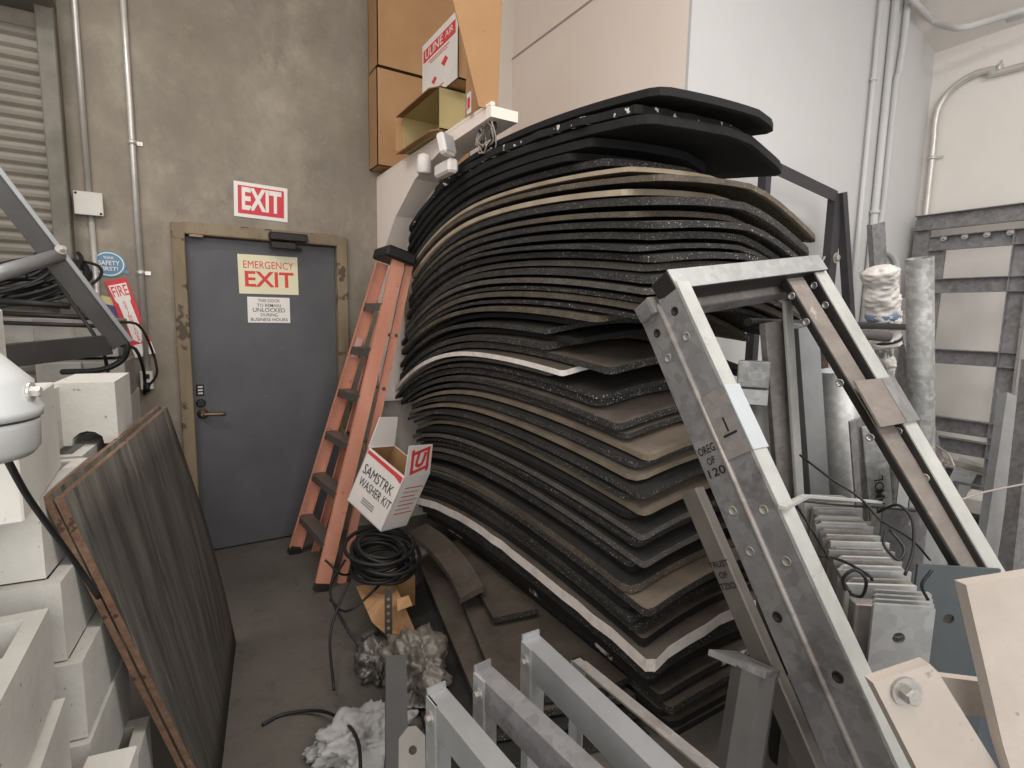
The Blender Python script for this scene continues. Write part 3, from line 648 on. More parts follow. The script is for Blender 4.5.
b = MB(); b.bolt(at(60, 250, D=2.17), (.6, -.6, .3), .012, .02); b.build('bolt', m_emt, fr)
b = MB(); b.bar((G0.x, G0.y, 0), G0+V(0, 0, -.04), .05, .05, (1, 0, 0)); b.build('leg', m_chan, fr)
# cables and rods lying on the far row of blocks
cl = thing('cable_heap', at(40, 300, D=2.7), 'tangled heap of black cables on the far blocks, before the shutter', 'cables')
rn = random.Random(5); cc = at(22, 270, D=2.85)
for k in range(11):
    P = []; r_ = rn.uniform(.12, .24); c0 = cc+V(rn.uniform(-.12, .14), rn.uniform(-.08, .1), rn.uniform(-.08, .0)); ph = rn.uniform(0, 6)
    for j in range(15):
        a = ph+j*.45; P.append(c0+V(r_*math.cos(a), .5*r_*math.sin(a), .45*r_*math.sin(a+.6)+.008*j-.06))
    b = MB(); b.tube(bez(P, 4), rn.choice((.008, .011, .014)), 7); b.build('cable', m_black, cl)
b = MB(); b.tube(bez([at(45, 262, D=2.6), at(70, 300, D=2.5), at(100, 345, D=2.45), at(108, 372, D=2.5)], 8), .008, 7); b.build('cable', m_black, cl)
for k, (a0, a1, r_) in enumerate((((-20, 312), (95, 318), .012), ((-20, 322), (98, 326), .01), ((-20, 300), (70, 306), .016))):
    b = MB(); b.tube([at(*a0, D=2.5), at(*a1, D=2.62)], r_, 10)
    tag(b.build('steel_rod', m_dark), ['upper thin black rod lying across the far blocks', 'lower thin black rod lying across the far blocks', 'thick black rod lying just under the cable heap'][k], 'rod', 'black rods on the far blocks')
t = thing('power_cord', at(148, 385, Y=YA-.06), 'black cord looping from the outlet box up to the channel frame', 'cord')
b = MB(); b.tube(bez([at(147, 388, Y=YA-.06), at(157, 372, Y=YA-.07), at(150, 345, Y=YA-.1), at(138, 325, Y=3.6), at(118, 322, Y=3.3), at(104, 318, Y=3.0)], 10), .007, 8); b.build('cord', m_black, t)
b = MB(); b.tube(bez([at(145, 395, Y=YA-.06), at(144, 372, Y=YA-.09), at(136, 350, Y=3.7), at(120, 345, Y=3.2)], 10), .009, 8); b.build('cord', m_black, t)
b = MB(); b.tube([at(147, 384, Y=YA-.065), at(147, 392, Y=YA-.065)], .016, 10); b.build('plug', m_black, t)
t = thing('coiled_hose', at(112, 350, D=2.6), 'thick black strap loop hanging under the channel frame', 'strap')
b = MB(); b.tube(bez([at(62, 372, D=2.45), at(100, 370, D=2.45), at(122, 360, D=2.5), at(127, 345, D=2.5), at(118, 336, D=2.55)], 8), .013, 8); b.build('strap', m_black, t)
# ================================================================== LEDGE, BOXES, FLOODLIGHT
m_card = blotch('corrugated_cardboard', rgb(160, 122, 86), rgb(178, 139, 102), 2, .8, 0, .3, .7, None, (20, .7, rgb(146, 110, 76)), .2, .08)
m_cardd = blotch('cardboard_inside', rgb(132, 98, 64), rgb(156, 118, 80), 2, .85)
m_olive = plain('pale_box_lining', rgb(176, 158, 112), .8, 0, .08, 4)
m_boxw = plain('white_carton', rgb(222, 214, 208), .6, 0, .05, 5, .4, .05); m_ured = plain('carton_red', rgb(206, 66, 66), .6, 0, .06)
LX, LZ, LY0 = 1.30, 2.63, 2.34
prof = [(LY0, LZ-.05), (LY0, LZ), (YA, LZ), (YA, 1.0), (3.91, 1.0), (3.89, 2.12), (3.66, 2.31), (3.3, 2.485), (2.9, LZ-.065)]
b = MB(); n_ = len(prof); b.add([(x, y, z) for x in (LX, LX+.15) for y, z in prof], [tuple(range(n_)), tuple(range(n_, 2*n_))]+[(i, (i+1) % n_, n_+(i+1) % n_, n_+i) for i in range(n_)]); b.box((LX+.012, (LY0+YA)/2, LZ+.010), (.024, YA-LY0, .02), None, 0, .004)
struct(b.build('trim_2', m_white), 'white painted ledge carrying the cardboard boxes')
def carton(name, lo, hi, label, cat, m=m_card, open_side=None, seam=True, group=None):
    lo, hi = Vector(lo), Vector(hi); t = thing(name, V((lo.x+hi.x)/2, (lo.y+hi.y)/2, lo.z), label, cat, group)
    c = (lo+hi)/2; s = hi-lo; th = .006; b = MB()
    for ax, sg, nm in ((0, -1, 'left'), (0, 1, 'right'), (1, -1, 'near'), (1, 1, 'far'), (2, -1, 'bottom'), (2, 1, 'top')):
        if nm == open_side: continue
        cc = c.copy(); cc[ax] += sg*(s[ax]/2-th/2); d = s.copy(); d[ax] = th; b.box(cc, d)
    b.build('box_body', m, t)
    if seam and open_side != 'near':
        b = MB(); b.box((c.x, lo.y-.0008, hi.z-.03), (s.x*.98, .0012, .05)); b.build('packing_tape', m_cardd, t)
    return t
YF = 3.86; x0 = at(377, 110, Y=YF).x; zs = at(377, 66, Y=YF).z
carton('cardboard_box', (x0, YF, at(378, 165, Y=YF).z), (x0+.72, 4.05, zs), 'brown cardboard box sitting low at the far end of the white ledge', 'box', seam=False)
carton('cardboard_box', (x0+.004, YF-.01, zs+.004), (x0+.73, 4.05, zs+.8), 'brown cardboard box stacked on top of another, nearest the concrete wall', 'box', seam=False)
# open low box under the printed carton
ob0 = at(401, 160, X=LX-.02); y1 = 3.42; y0 = 2.86
t = carton('open_cardboard_box', (LX-.03, y0, LZ+.03), (LX+.21, y1, LZ+.25), 'opened low cardboard box with dark mouth under the red and white carton', 'box', m_olive, 'left', False)
for (z_, dz, lab) in ((LZ+.25, .10, 'raised flap'), (LZ+.03, -.02, 'lower flap')):
    b = MB(); b.poly([(LX-.03, y0, z_), (LX-.03, y1, z_), (LX-.085, y1-.02, z_-.015), (LX-.085, y0+.02, z_-.015)], .005); b.build('flap', m_cardd, t)
b = MB(); b.poly([(LX-.03, y1, LZ+.03), (LX-.03, y1, LZ+.25), (LX-.07, y1+.03, LZ+.25), (LX-.07, y1+.03, LZ+.05)], .005); b.build('flap', m_card, t)
# printed carton standing above it
UX = LX+.02; zt = LZ+.262
P = [at(423, 45, X=UX), at(458, 12, X=UX), at(457, 92, X=UX), at(423, 106, X=UX)]
uy0, uy1 = P[1].y, P[0].y; uz1 = (P[0].z+P[1].z)/2; ul = uy1-uy0
t = carton('printed_carton', (UX, uy0, zt), (UX+.13, uy1, uz1), 'white carton with a red lettered band, standing on the open low box', 'box', m_card, None, False)
b = MB(); b.box((UX-.002, (uy0+uy1)/2, (zt+uz1)/2), (.004, ul, uz1-zt)); b.build('printed_face', m_boxw, t)
H = uz1-zt; ax, ay = V(0, -1, 0), V(0, 0, 1); c0 = V(UX-.0045, (uy0+uy1)/2, zt)
b = MB(); b.box((UX-.0045, (uy0+uy1)/2, zt+H*.79), (.001, ul*.92, H*.2)); b.build('red_band', m_ured, t)
text_mesh('lettering', 'ULINE', H*.2, c0+ay*H*.785+V(-.001, ul*.14, 0), ax, ay, m_boxw, t, .012, .0005, maxw=ul*.52)
text_mesh('lettering', 'AIR', H*.14, c0+ay*H*.80+V(-.001, -ul*.30, 0), ax, ay, m_boxw, t, .008, .0005, maxw=ul*.22)
for z_, w_ in ((.64, .6), (.60, .5), (.10, .3), (.07, .2)):
    b = MB(); b.box((UX-.0045, (uy0+uy1)/2, zt+H*z_), (.001, ul*w_, H*.014)); b.build('print_line', m_ured, t)
for y_, z_, s_ in ((-.17, .42, .11), (.13, .26, .09)):
    b = MB(); c_ = c0+ay*H*z_+V(0, ul*y_, 0)
    b.poly([c_+V(0, -s_*ul*.9, 0), c_+V(0, -s_*ul*.2, s_*H*.7), c_+V(0, s_*ul*.9, s_*H*.1), c_+V(0, s_*ul*.1, -s_*H*.7)], .0008); b.build('print_mark', m_ured, t)
# big box with hanging flap at the ledge end
by = LY0+.05; q0, q1 = at(479, 93, Y=by), at(498, 93, Y=by)
t = thing('cardboard_sheet', V((q0.x+q1.x)/2, by, LZ+.002), 'slanting brown cardboard sheet standing at the near end of the ledge', 'cardboard')
zt_ = at(454, 0, Y=by).z+.12; f_ = (zt_-at(454, 0, Y=by).z)/(at(454, 0, Y=by).z-LZ)
tl = at(453, 0, Y=by); tr = at(502, 0, Y=by)
b = MB(); b.poly([V(q0.x, by, LZ+.002), V(q1.x, by, LZ+.002), tr+(tr-V(q1.x, by, LZ))*f_, tl+(tl-V(q0.x, by, LZ))*f_], .008); b.build('front_sheet', m_card, t)
b = MB(); b.poly([V(q1.x, by, LZ+.002), V(q1.x-.02, by+.3, LZ+.002), V(tr.x-.02, by+.3, zt_), tr+(tr-V(q1.x, by, LZ))*f_], .008); b.build('side_sheet', m_card, t)
# emergency floodlight pair on the ledge
t = thing('wall_lamp', at(445, 172, X=LX-.03), 'white twin-head emergency light fixed to the ledge edge above the mats', 'light')
q = at(446, 169, X=LX-.04); b = MB(); b.box(q, (.06, .19, .07), None, 0, .012); b.build('housing', m_boxw, t)
q = at(424, 164, X=LX-.06); b = MB(); b.lathe(q-V(0, 0, .055), (0, 0, 1), [(.034, 0), (.04, .01), (.041, .07), (.034, .10), (.012, .112), (.001, .113)], 20); b.build('lamp_head', m_boxw, t)
q = at(446, 145, X=LX-.07); R_ = Matrix.Rotation(.5, 3, 'Z')@Matrix.Rotation(-.25, 3, 'X'); b = MB(); b.box(q, (.10, .05, .11), R_, 0, .012); lh = b.build('lamp_head', m_boxw, t)
b = MB(); b.box(q+R_@V(0, -.027, 0), (.085, .004, .09), R_, 0, .002); b.build('lens', m_lampg, lh)
# bundle of wires and hanging tag
t = thing('wire_bundle', at(490, 148, X=LX+.05), 'bundle of thin pale wires hanging from the ledge end', 'wires')
rn = random.Random(3); c = at(487, 136, X=LX+.03); m_wire = plain('pale_wire', rgb(150, 142, 134), .5, 0, .1)
for k in range(12):
    a = rn.uniform(0, 6.28); r_ = rn.uniform(.07, .13); P = [c+V(rn.uniform(-.02, .02), r_*math.cos(a+j*.6)*.7, r_*math.sin(a+j*.6)*.7*rn.uniform(.7, 1.1)) for j in range(rn.randint(5, 10))]
    b = MB(); b.tube(bez(P, 5), .0036, 6); b.build('wire', m_wire if k % 3 else m_dark, t)
b = MB(); q = at(469, 103, X=LX-.02); b.box(q, (.003, .045, .10), None, 0, .001); tg = b.build('tag', m_boxw, t); b = MB(); b.box(q+V(-.002, 0, .0), (.001, .028, .05)); b.build('tag_print', m_ured, tg)
b = MB(); b.tube(bez([q+V(0, .02, .05), q+V(0, .04, .02), q+V(0, .03, -.02), q+V(0, 0, -.03)], 5), .003, 6); b.build('wire', m_wire, t)
# ================================================================== STEP LADDER
m_or = blotch('orange_fibreglass', rgb(188, 124, 102), rgb(208, 148, 124), 5, .55, 0, .3, .7, (1, 1, .3), (18, .66, rgb(160, 110, 92)), .3, .05)
m_tread = plain('dull_aluminium_tread', rgb(104, 98, 92), .5, .4, .12, 10)
Bf, Tf, Bn, Tn = V(.60, 3.80, .0), V(1.19, 3.63, 1.99), V(.645, 3.16, .0), V(1.235, 3.42, 1.99)
lt = thing('step_ladder', (Bf+Bn)/2, 'orange fibreglass step ladder leaning closed beside the mat stack', 'ladder')
def perp(p0, p1): d = (p1-p0).normalized(); return V(d.z, 0, -d.x)
for p0, p1, sg in ((Bf, Tf, -1), (Bn, Tn, 1)):
    b = MB(); b.chan(p0, p1, .082, .028, .005, perp(p0, p1)*sg); r_ = b.build('rail', m_or, lt)
    d = (p1-p0).normalized(); b = MB(); b.bar(p0+V(0, sg*.012, 0), p0+d*.05+V(0, sg*.012, 0), .09, .036, perp(p0, p1), 0, .006); b.build('foot_shoe', m_dark, r_)
for k in range(6):
    f = .145*(k+1)-.01; a0, a1 = Bf.lerp(Tf, f), Bn.lerp(Tn, f); pd = perp(Bn, Tn)
    b = MB(); b.bar(a0+V(0, -.006, 0), a1+V(0, .006, 0), .084, .012, (1, 0, 0)); b.bar(a0+V(-.038, -.006, -.022), a1+V(-.038, .006, -.022), .006, .045, (1, 0, 0)); b.build('step', m_tread, lt)
b = MB(); c = (Tf+Tn)/2+V(.03, 0, .035); b.box(c, (.20, .30, .075), Matrix.Rotation(.28, 3, 'Y'), 0, .012); b.build('top_cap', m_black, lt)
for p0, p1, sg in ((Bf, Tf, -1), (Bn, Tn, 1)):
    o = V(.105, 0, 0); p0b = p0.lerp(p1, .05)+o+V(0, sg*.035, 0); p1b = p1+V(.085, sg*.03, -.02); p0b.z = .0
    b = MB(); b.chan(p0b, p1b, .05, .022, .004, perp(p0, p1)*sg); b.build('rear_leg', m_or, lt)
for k in range(4):
    f = .17*(k+1)+.08; b = MB(); b.tube([Bf.lerp(Tf, f)+V(.11, -.03, 0), Bn.lerp(Tn, f)+V(.11, .03, 0)], .011, 10); b.build('brace', m_tread, lt)
f = .68; p = Bf.lerp(Tf, f)+V(0, -.0335, 0); pd = perp(Bf, Tf); b = MB(); b.bar(p, p+(Tf-Bf).normalized()*.14, .045, .001, pd); b.build('warning_label', plain('pink_label', rgb(196, 158, 150), .6), lt)
# ================================================================== OPEN CARTON WITH HANDWRITING, HOSE COIL BENEATH
Fc = at(381, 532, Y=2.72); Lc = at(347, 500, Y=2.98); Rc = at(414, 523, Y=2.84)
ey = (Lc-Fc).normalized(); ex = (Rc-Fc); ex = (ex-ey*ex.dot(ey)).normalized(); ez = ex.cross(ey)
if ez.z < 0: ez = -ez
LL, WW, HH = (Lc-Fc).length, .20, .345
def bp(x, y, z): return Fc+ex*x+ey*y+ez*z
def pane(b, pts, th, mi=0, ms=None): b.poly([bp(*p) for p in pts], th, mi, ms)
t = thing('open_carton', Fc+ex*WW/2+ey*LL/2, 'open white carton with handwriting and raised flaps, wedged between ladder and mats', 'box')
b = MB(); R3 = Matrix((ex, ey, ez)).transposed(); th = .006
for c_, s_ in (((WW/2, LL/2, th/2), (WW, LL, th)), ((th/2, LL/2, HH/2), (th, LL, HH)), ((WW-th/2, LL/2, HH/2), (th, LL, HH)), ((WW/2, th/2, HH/2), (WW, th, HH)), ((WW/2, LL-th/2, HH/2), (WW, th, HH))): b.box(bp(*c_), s_, R3)
b.build('box_body', m_boxw, t)
b = MB()
for c_, s_ in (((th+.001, LL/2, HH/2), (.002, LL-.014, HH-.004)), ((WW-th-.001, LL/2, HH/2), (.002, LL-.014, HH-.004)), ((WW/2, LL-th-.001, HH/2), (WW-.014, .002, HH-.004)), ((WW/2, th+.001, HH/2), (WW-.014, .002, HH-.004)), ((WW/2, LL/2, th+.002), (WW-.014, LL-.014, .002))): b.box(bp(*c_), s_, R3)
b.build('box_lining', m_cardd, t)
def flap(p0, p1, out, length, mat, name='flap', taper=.03):
    a, c_ = bp(*p0), bp(*p1); o = (ex*out[0]+ey*out[1]+ez*out[2]).normalized()*length; d = (c_-a).normalized()
    b = MB(); b.poly([a, c_, c_+o-d*taper, a+o+d*taper], .005); return b.build(name, mat, t), a, c_, o, d
flap((0, LL, HH), (WW, LL, HH), (.05, .25, 1), .17, m_boxw)
fl2, a2, c2, o2, d2 = flap((0, 0, HH), (WW, 0, HH), (-.28, .12, 1), .185, m_boxw, 'flap', .008)
nz = d2.cross(o2).normalized(); 
if nz.dot(CAM-a2) < 0: nz = -nz
cc = a2+(c2-a2)*.52+o2*.5+nz*.0008; w_ = (c2-a2).length*.70; h_ = o2.length*.72; oy = o2.normalized(); dx = d2 if d2.cross(oy).dot(nz) > 0 else -d2
b = MB()
for (x, y, w, h) in ((-.43, 0, .14, 1), (.43, 0, .14, 1), (0, .43, 1, .14), (0, -.43, 1, .14)):
    b.bar(cc+dx*(x*w_)+oy*(y*h_-h*h_/2), cc+dx*(x*w_)+oy*(y*h_+h*h_/2), w*w_, .001, dx)
b.build('red_frame', m_ured, fl2)
text_mesh('lettering', 'U', h_*.85, cc, dx, oy, m_ured, fl2, .05, .0006, maxw=w_*.5)
# red rim and marker writing on the long face (faces -ex)
ox = -.0012
b = MB(); b.poly([bp(ox, LL*.97, HH*.97), bp(ox, LL*.03, HH*.97), bp(ox, LL*.03, HH*.86), bp(ox, LL*.2, HH*.9), bp(ox, LL*.97, HH*.91)], .001); b.build('red_rim', m_ured, t)
mk = m_ink
text_mesh('handwriting', 'SAMSTRK', .085, bp(ox, LL*.52, HH*.66), -ey, ez, mk, t, .0, .001, maxw=LL*.8, shear=.1)
text_mesh('handwriting', 'WASHER KIT', .075, bp(ox, LL*.47, HH*.44), -ey, ez, mk, t, .0, .001, maxw=LL*.86, shear=.1)
for k in range(3):
    b = MB(); b.bar(bp(ox, LL*.35, HH*(.24-.04*k)), bp(ox, LL*.68, HH*(.24-.04*k)), .008, .001, ez); b.build('print_line', m_wire, t)
for k in range(7):
    b = MB(); b.bar(bp(WW*.2, -.001, HH*(.78-.08*k)), bp(WW*(.9-.08*(k % 3)), -.001, HH*(.78-.08*k)), .006, .001, ez); b.build('print_line', m_wire if k % 2 else m_ured, t)
# hose coil
t = thing('hose_coil', V(.86, 2.70, .33), 'coil of black hose lying under the open white carton', 'hose')
rn = random.Random(9); c = V(.86, 2.70, .345)
for k in range(12):
    rr = .128+.012*rn.uniform(-1, 4.5); c0 = c+V(rn.uniform(-.03, .03), rn.uniform(-.03, .03), .012*k*.8-.02); tx, ty = rn.uniform(-.2, .15), rn.uniform(.1, .38)
    P = [c0+V(rr*math.cos(a), 1.1*rr*math.sin(a), tx*rr*math.cos(a)+ty*rr*math.sin(a)) for a in [2*PI*j/16 for j in range(17)]]
    b = MB(); b.tube(bez(P, 3), .0105, 8); b.build('hose_loop', m_black, t)
for k, pts in enumerate((((345, 560), (330, 590), (345, 625), (362, 650)), ((350, 580), (337, 610), (330, 640), (334, 690)), ((395, 570), (350, 610), (330, 600)), ((325, 560), (345, 575), (365, 560)))):
    b = MB(); b.tube(bez([at(x, y, Z=max(.012, .3-.09*j)) for j, (x, y) in enumerate(pts)], 8), .0065, 7); b.build('loose_end', m_black, t)
t = thing('cable_end', at(300, 712, Z=0), 'thin black cable arcing over the bare floor toward the pale rags', 'cable')
b = MB(); b.tube(bez([at(262, 725, Z=.008), at(285, 714, Z=.01), at(320, 711, Z=.03), at(345, 722, Z=.10), at(358, 742, Z=.16), at(361, 775, Z=.19)], 8), .0065, 8); b.build('cord', m_black, t)
# ================================================================== LOOSE MATS FANNED OUT BELOW THE STACK
def loose(px, z, label, th=.028, tilt=0, top='dusty', edge='charcoal'):
    P = [at(x, y, Z=z) if not isinstance(x, V.__class__) and not isinstance(y, tuple) else V(*y) for x, y in px]
    xm = max(p.x for p in P)
    Q = [V(p.x, p.y, z-tilt*(xm-p.x)) for p in P]
    ar = sum(Q[i].x*Q[(i+1) % len(Q)].y-Q[(i+1) % len(Q)].x*Q[i].y for i in range(len(Q)))
    if ar < 0: Q.reverse()
    b = MB(); b.poly(Q, th, 0, 1); return tag(b.build('rubber_mat', [RT[top], RE[edge]]), label, 'rubber mat', 'loose rubber mats below the stack')
W_ = lambda *a: ('w', a)
loose([(493, 618), (455, 545), W_(1.44, 2.95, 0), W_(1.44, 2.05, 0)], .225, 'small dusty rubber mat with one square corner out, just under the white-painted layer', .028)
loose([(440, 548), (503, 702), W_(1.40, 1.5, 0), W_(1.52, 1.5, 0), W_(1.52, 3.1, 0)], .172, 'dusty rubber mat with long bare edge, lying under the small square-cornered one', .03)
loose([(418, 560), (485, 720), W_(1.52, 1.45, 0), W_(1.52, 3.2, 0)], .125, 'third loose mat of the fan, its edge running from hose coil to grey frames', .03)
loose([(398, 600), (462, 740), W_(1.5, 1.42, 0), W_(1.5, 3.1, 0)], .078, 'dark loose mat low in the fan, left edge over the cardboard', .03, 0, 'black')
loose([(405, 655), (440, 780), W_(1.5, 1.35, 0), W_(1.5, 2.9, 0)], .034, 'lowest loose mat lying on the floor below the fan', .032, 0, 'black')
b = MB(); P = bez([at(408, 533, Z=.33), at(428, 548, Z=.30), at(448, 572, Z=.26), at(462, 600, Z=.262)], 6)
vs = [p+V(dx, .02, dz) for p in P for dx, dz in ((0, 0), (.13, .03), (.13, .0), (0, -.03))]; n = len(P)
b.add(vs, [(k*4+i, k*4+(i+1) % 4, (k+1)*4+(i+1) % 4, (k+1)*4+i) for k in range(n-1) for i in range(4)]+[(3, 2, 1, 0), tuple((n-1)*4+i for i in range(4))])
tag(b.build('rubber_mat', [RT['dusty']]), 'narrow brown rubber strip curling down beside the hose coil', 'rubber mat', 'loose rubber mats below the stack')
m_alu = plain('bright_aluminium', rgb(176, 174, 172), .35, .6, .1, 12)
b = MB(); p0, p1 = at(386, 571, Z=.215), at(424, 551, Z=.255)
b.extr(p0, p1, [(-.03, 0), (.03, 0), (.03, .02), (.02, .02), (.02, .006), (.006, .006), (.006, .02), (-.006, .02), (-.006, .006), (-.02, .006), (-.02, .02), (-.03, .02)], (0, 1, 0))
tag(b.build('aluminium_channel', m_alu), 'short ribbed aluminium channel poking out beside the hose coil', 'channel')
# ================================================================== FLOOR CLUTTER BELOW THE HOSE
Pq = [at(352, 584, Z=.19), at(398, 578, Z=.19), at(424, 648, Z=.06), at(412, 650, Z=.02)]
t = thing('cardboard_box', V(.88, 2.55, 0), 'flattened brown cardboard box under the hose coil, one side sloping to the floor', 'box')
b = MB(); b.poly([at(356, 586, Z=.23), at(372, 622, Z=.15), at(408, 655, Z=.03), at(420, 642, Z=.04), at(402, 600, Z=.235), at(394, 582, Z=.25)], .012); b.build('sloping_side', m_card, t)
b = MB(); b.poly([at(396, 600, Z=.255), at(408, 596, Z=.26), at(412, 606, Z=.22), at(397, 612, Z=.22)], .01); b.build('flap', m_card, t)
b = MB(); b.box((.93, 2.74, .125), (.17, .26, .25), Matrix.Rotation(.12, 3, 'Z'), 0, .006); b.build('box_body', m_cardd, t)
p0, p1 = at(388, 588, Z=.31), at(393, 652, Z=.035); d = (p0-p1); L_ = d.length; sd = V(1, -.35, 0)
b = MB(); nH = 9
b.plate((p0+p1)/2+V(-.02, -.03, .015), sd, d, .036, L_, .003, [(0, -L_/2+L_*(k+.5)/nH, .008) for k in range(nH)]); ft = b.build('slotted_angle', m_black)
tag(ft, 'black slotted steel angle propped on the sloping cardboard', 'steel angle')
def lump(name, c, size, mat, label, cat, seed, amp=.35, group=None, fr=2.2):
    from mathutils import noise as mn
    bm = bmesh.new(); bmesh.ops.create_icosphere(bm, subdivisions=5, radius=1); off = V(seed*3.1, seed*1.7, seed)
    for v in bm.verts:
        p = v.co.copy(); n1 = mn.noise(p*fr+off); n2 = abs(mn.noise(p*fr*2.3+off)); n3 = abs(mn.noise(p*fr*4.7+off*2))
        v.co = p*(1+amp*n1-amp*.8*n2-amp*.28*n3-amp*.07*abs(mn.noise(p*fr*9+off))); v.co = V(v.co.x*size[0], v.co.y*size[1], v.co.z*size[2])
    zmin = -size[2]*.55
    for v in bm.verts: v.co.z = max(v.co.z, zmin)
    b = MB(); b.add([v.co+Vector(c)+V(0, 0, -zmin) for v in bm.verts], [[v.index for v in f.verts] for f in bm.faces], 0, True); bm.free()
    return tag(b.build(name, mat), label, cat, group)
m_plas = plain('dusty_plastic_film', rgb(98, 92, 84), .4, 0, .3, 14, .6, .1); m_plasg = plain('grey_plastic_film', rgb(88, 84, 79), .3, 0, .3, 14, .6, .1); m_rag = plain('pale_cloth', rgb(150, 148, 146), .85, 0, .2, 10)
q = at(418, 672, Z=.1); lump('plastic_bag', (q.x-.02, q.y-.02, .05), (.15, .17, .17), m_plas, 'dusty clear plastic bag bulging left of the nearest grey frame', 'bag', 3, .4)
q = at(377, 662, Z=.06); lump('plastic_bag', (q.x, q.y, 0), (.10, .12, .10), m_plasg, 'grey crumpled plastic bag lying left of the dusty clear one', 'bag', 7, .45)
q = at(362, 738, Z=.05); lump('rag', (q.x, q.y, 0), (.17, .13, .09), m_rag, 'pale crumpled rag on the floor at the bottom of the aisle', 'rag', 11, .5)
q = at(322, 748, Z=.03); lump('rag', (q.x, q.y, 0), (.06, .05, .035), m_rag, 'small pale rag scrap left of the larger crumpled rag', 'rag', 14, .5)
m_gs = plain('dull_grey_steel', rgb(92, 90, 88), .5, .4, .15, 10)
b = MB(); q = at(372, 648, Z=.02); b.box(q+V(0, 0, .02), (.12, .10, .05), Matrix.Rotation(.4, 3, 'Z'), 0, .004); b.box(q+V(.0, .02, .06), (.10, .03, .03), Matrix.Rotation(.4, 3, 'Z'), 0, .003); tag(b.build('steel_bracket', m_gs), 'small grey steel bracket lying below the sloping cardboard', 'bracket')
p0, p1 = at(396, 655, D=2.0), at(398, 800, D=1.55); p1.z = .0
b = MB(); b.chan(p1, p0, .075, .03, .004, (1, -.2, 0)); tag(b.build('steel_channel', plain('dark_grey_steel', rgb(66, 65, 63), .6, .3)), 'dark grey steel channel standing upright in front of the plastic bags', 'channel')
b = MB(); q = at(412, 748, D=1.45); nrm = (CAM-q).normalized(); ax = V(0, 0, 1).cross(nrm).normalized(); ay = nrm.cross(ax)
b.plate(q, ax, ay+ax*.3, .07, .1, .006, [(0.002, -.005, .011)], 0, .025); b.bar(q-ay*.05, V(q.x, q.y+.02, 0), .02, .006, ax); tag(b.build('gusset_plate', plain('dusty_zinc_plate', rgb(122, 118, 112), .6, .2)), 'pale triangular gusset plate with one hole, next to the nearest grey frame post', 'plate')
# ================================================================== GALVANIZED STEEL, RIGHT HALF
def galv(name, a, b, rough=.42, metal=.65, patch=None):
    t = NT(name); c = t.ramp(t.voro(42), [(.15, a), (.85, b)]); c = t.mix(.5, c, t.ramp(t.noise(6, 6, .65), [(.3, a), (.7, b)]))
    if patch: c = t.mix(t.ramp(t.noise(7, 6, .7, None, 'Object', (3, 3, 3)), [(.54, 0), (.68, .7)]), c, patch)
    t.bump(t.noise(50, 3), .08, .003); return t.done(c, rough, metal, .5)
m_galv = galv('galvanized_bright', rgb(148, 148, 147), rgb(178, 178, 177), .48, .5)
m_galvd = galv('galvanized_weathered', rgb(118, 116, 117), rgb(156, 154, 155), .5, .55, rgb(104, 98, 96))
m_galvs = galv('galvanized_stained', rgb(138, 132, 128), rgb(168, 162, 157), .5, .5, rgb(116, 104, 96))
m_spang = galv('galvanized_spangled', rgb(104, 104, 103), rgb(158, 158, 156), .6, .25, rgb(190, 188, 184))
m_chalk = blotch('chalky_zinc', rgb(158, 158, 154), rgb(184, 184, 179), 6, .7, .15, .3, .7, None, (30, .68, rgb(152, 150, 144)))
m_brownst = blotch('brown_stained_zinc', rgb(112, 105, 99), rgb(142, 133, 126), 5, .6, .3, .3, .7, (1, 1, 3), (12, .66, rgb(168, 158, 150)))
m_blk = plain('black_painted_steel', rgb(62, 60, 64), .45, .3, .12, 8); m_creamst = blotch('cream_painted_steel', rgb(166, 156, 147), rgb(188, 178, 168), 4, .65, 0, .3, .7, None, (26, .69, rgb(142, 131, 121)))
m_marker = plain('black_marker', rgb(38, 36, 38), .7, 0, 0, 8, .2, 0)
m_bolt = plain('zinc_bolt', rgb(176, 172, 168), .35, .7, .1, 20)
# ---- the big frame of doubled channels leaning on the mat stack
SCF = .95
XL = 1.235*SCF; T1 = V(XL, 1.12*SCF, CAMZ+.085*SCF); dn = V(0, -.547, -.84).normalized(); nf = V(0, -.84, .547).normalized()   # down the legs; outward face
XRr = 2.0*SCF; T3 = at(812, 272, X=XRr); T4 = at(993, 582, X=XRr); dn3 = (T4-T3).normalized(); off = -nf*.082
gf = thing('leaning_steel_frame', V((XL+XRr)/2, T1.y+dn.y*2.05, .0), 'large galvanized frame of doubled channels leaning against the front of the mat stack', 'steel frame')
Lg = (T1.z-.02)/-dn.z
def tube_leg(x, o, w, d_, mside, mface, start=0, end=None, T0=None):
    dn = globals()['dn'] if T0 is None else dn3; T0 = T0 or T1
    """closed channel upright: lit outward face painted pale, shaded webs painted darker"""
    p0 = V(x, T0.y, T0.z)+o+dn*start; p1 = V(x, T0.y, T0.z)+o+dn*((T0.z-.03)/-dn.z if end is None else end); p1 = p1 if p1.z > .03 else V(x, p1.y-(p1.z-.03)/dn.z*dn.y, .03)
    b = MB(); b.bar(p0, p1, w, d_, (1, 0, 0), 0, .004); b.bar(p0+nf*(d_/2+.002), p1+nf*(d_/2+.002), w, .004, (1, 0, 0), 1)  # light and shade put into the face and side materials
    return b.build('upright', [mside, mface], gf)
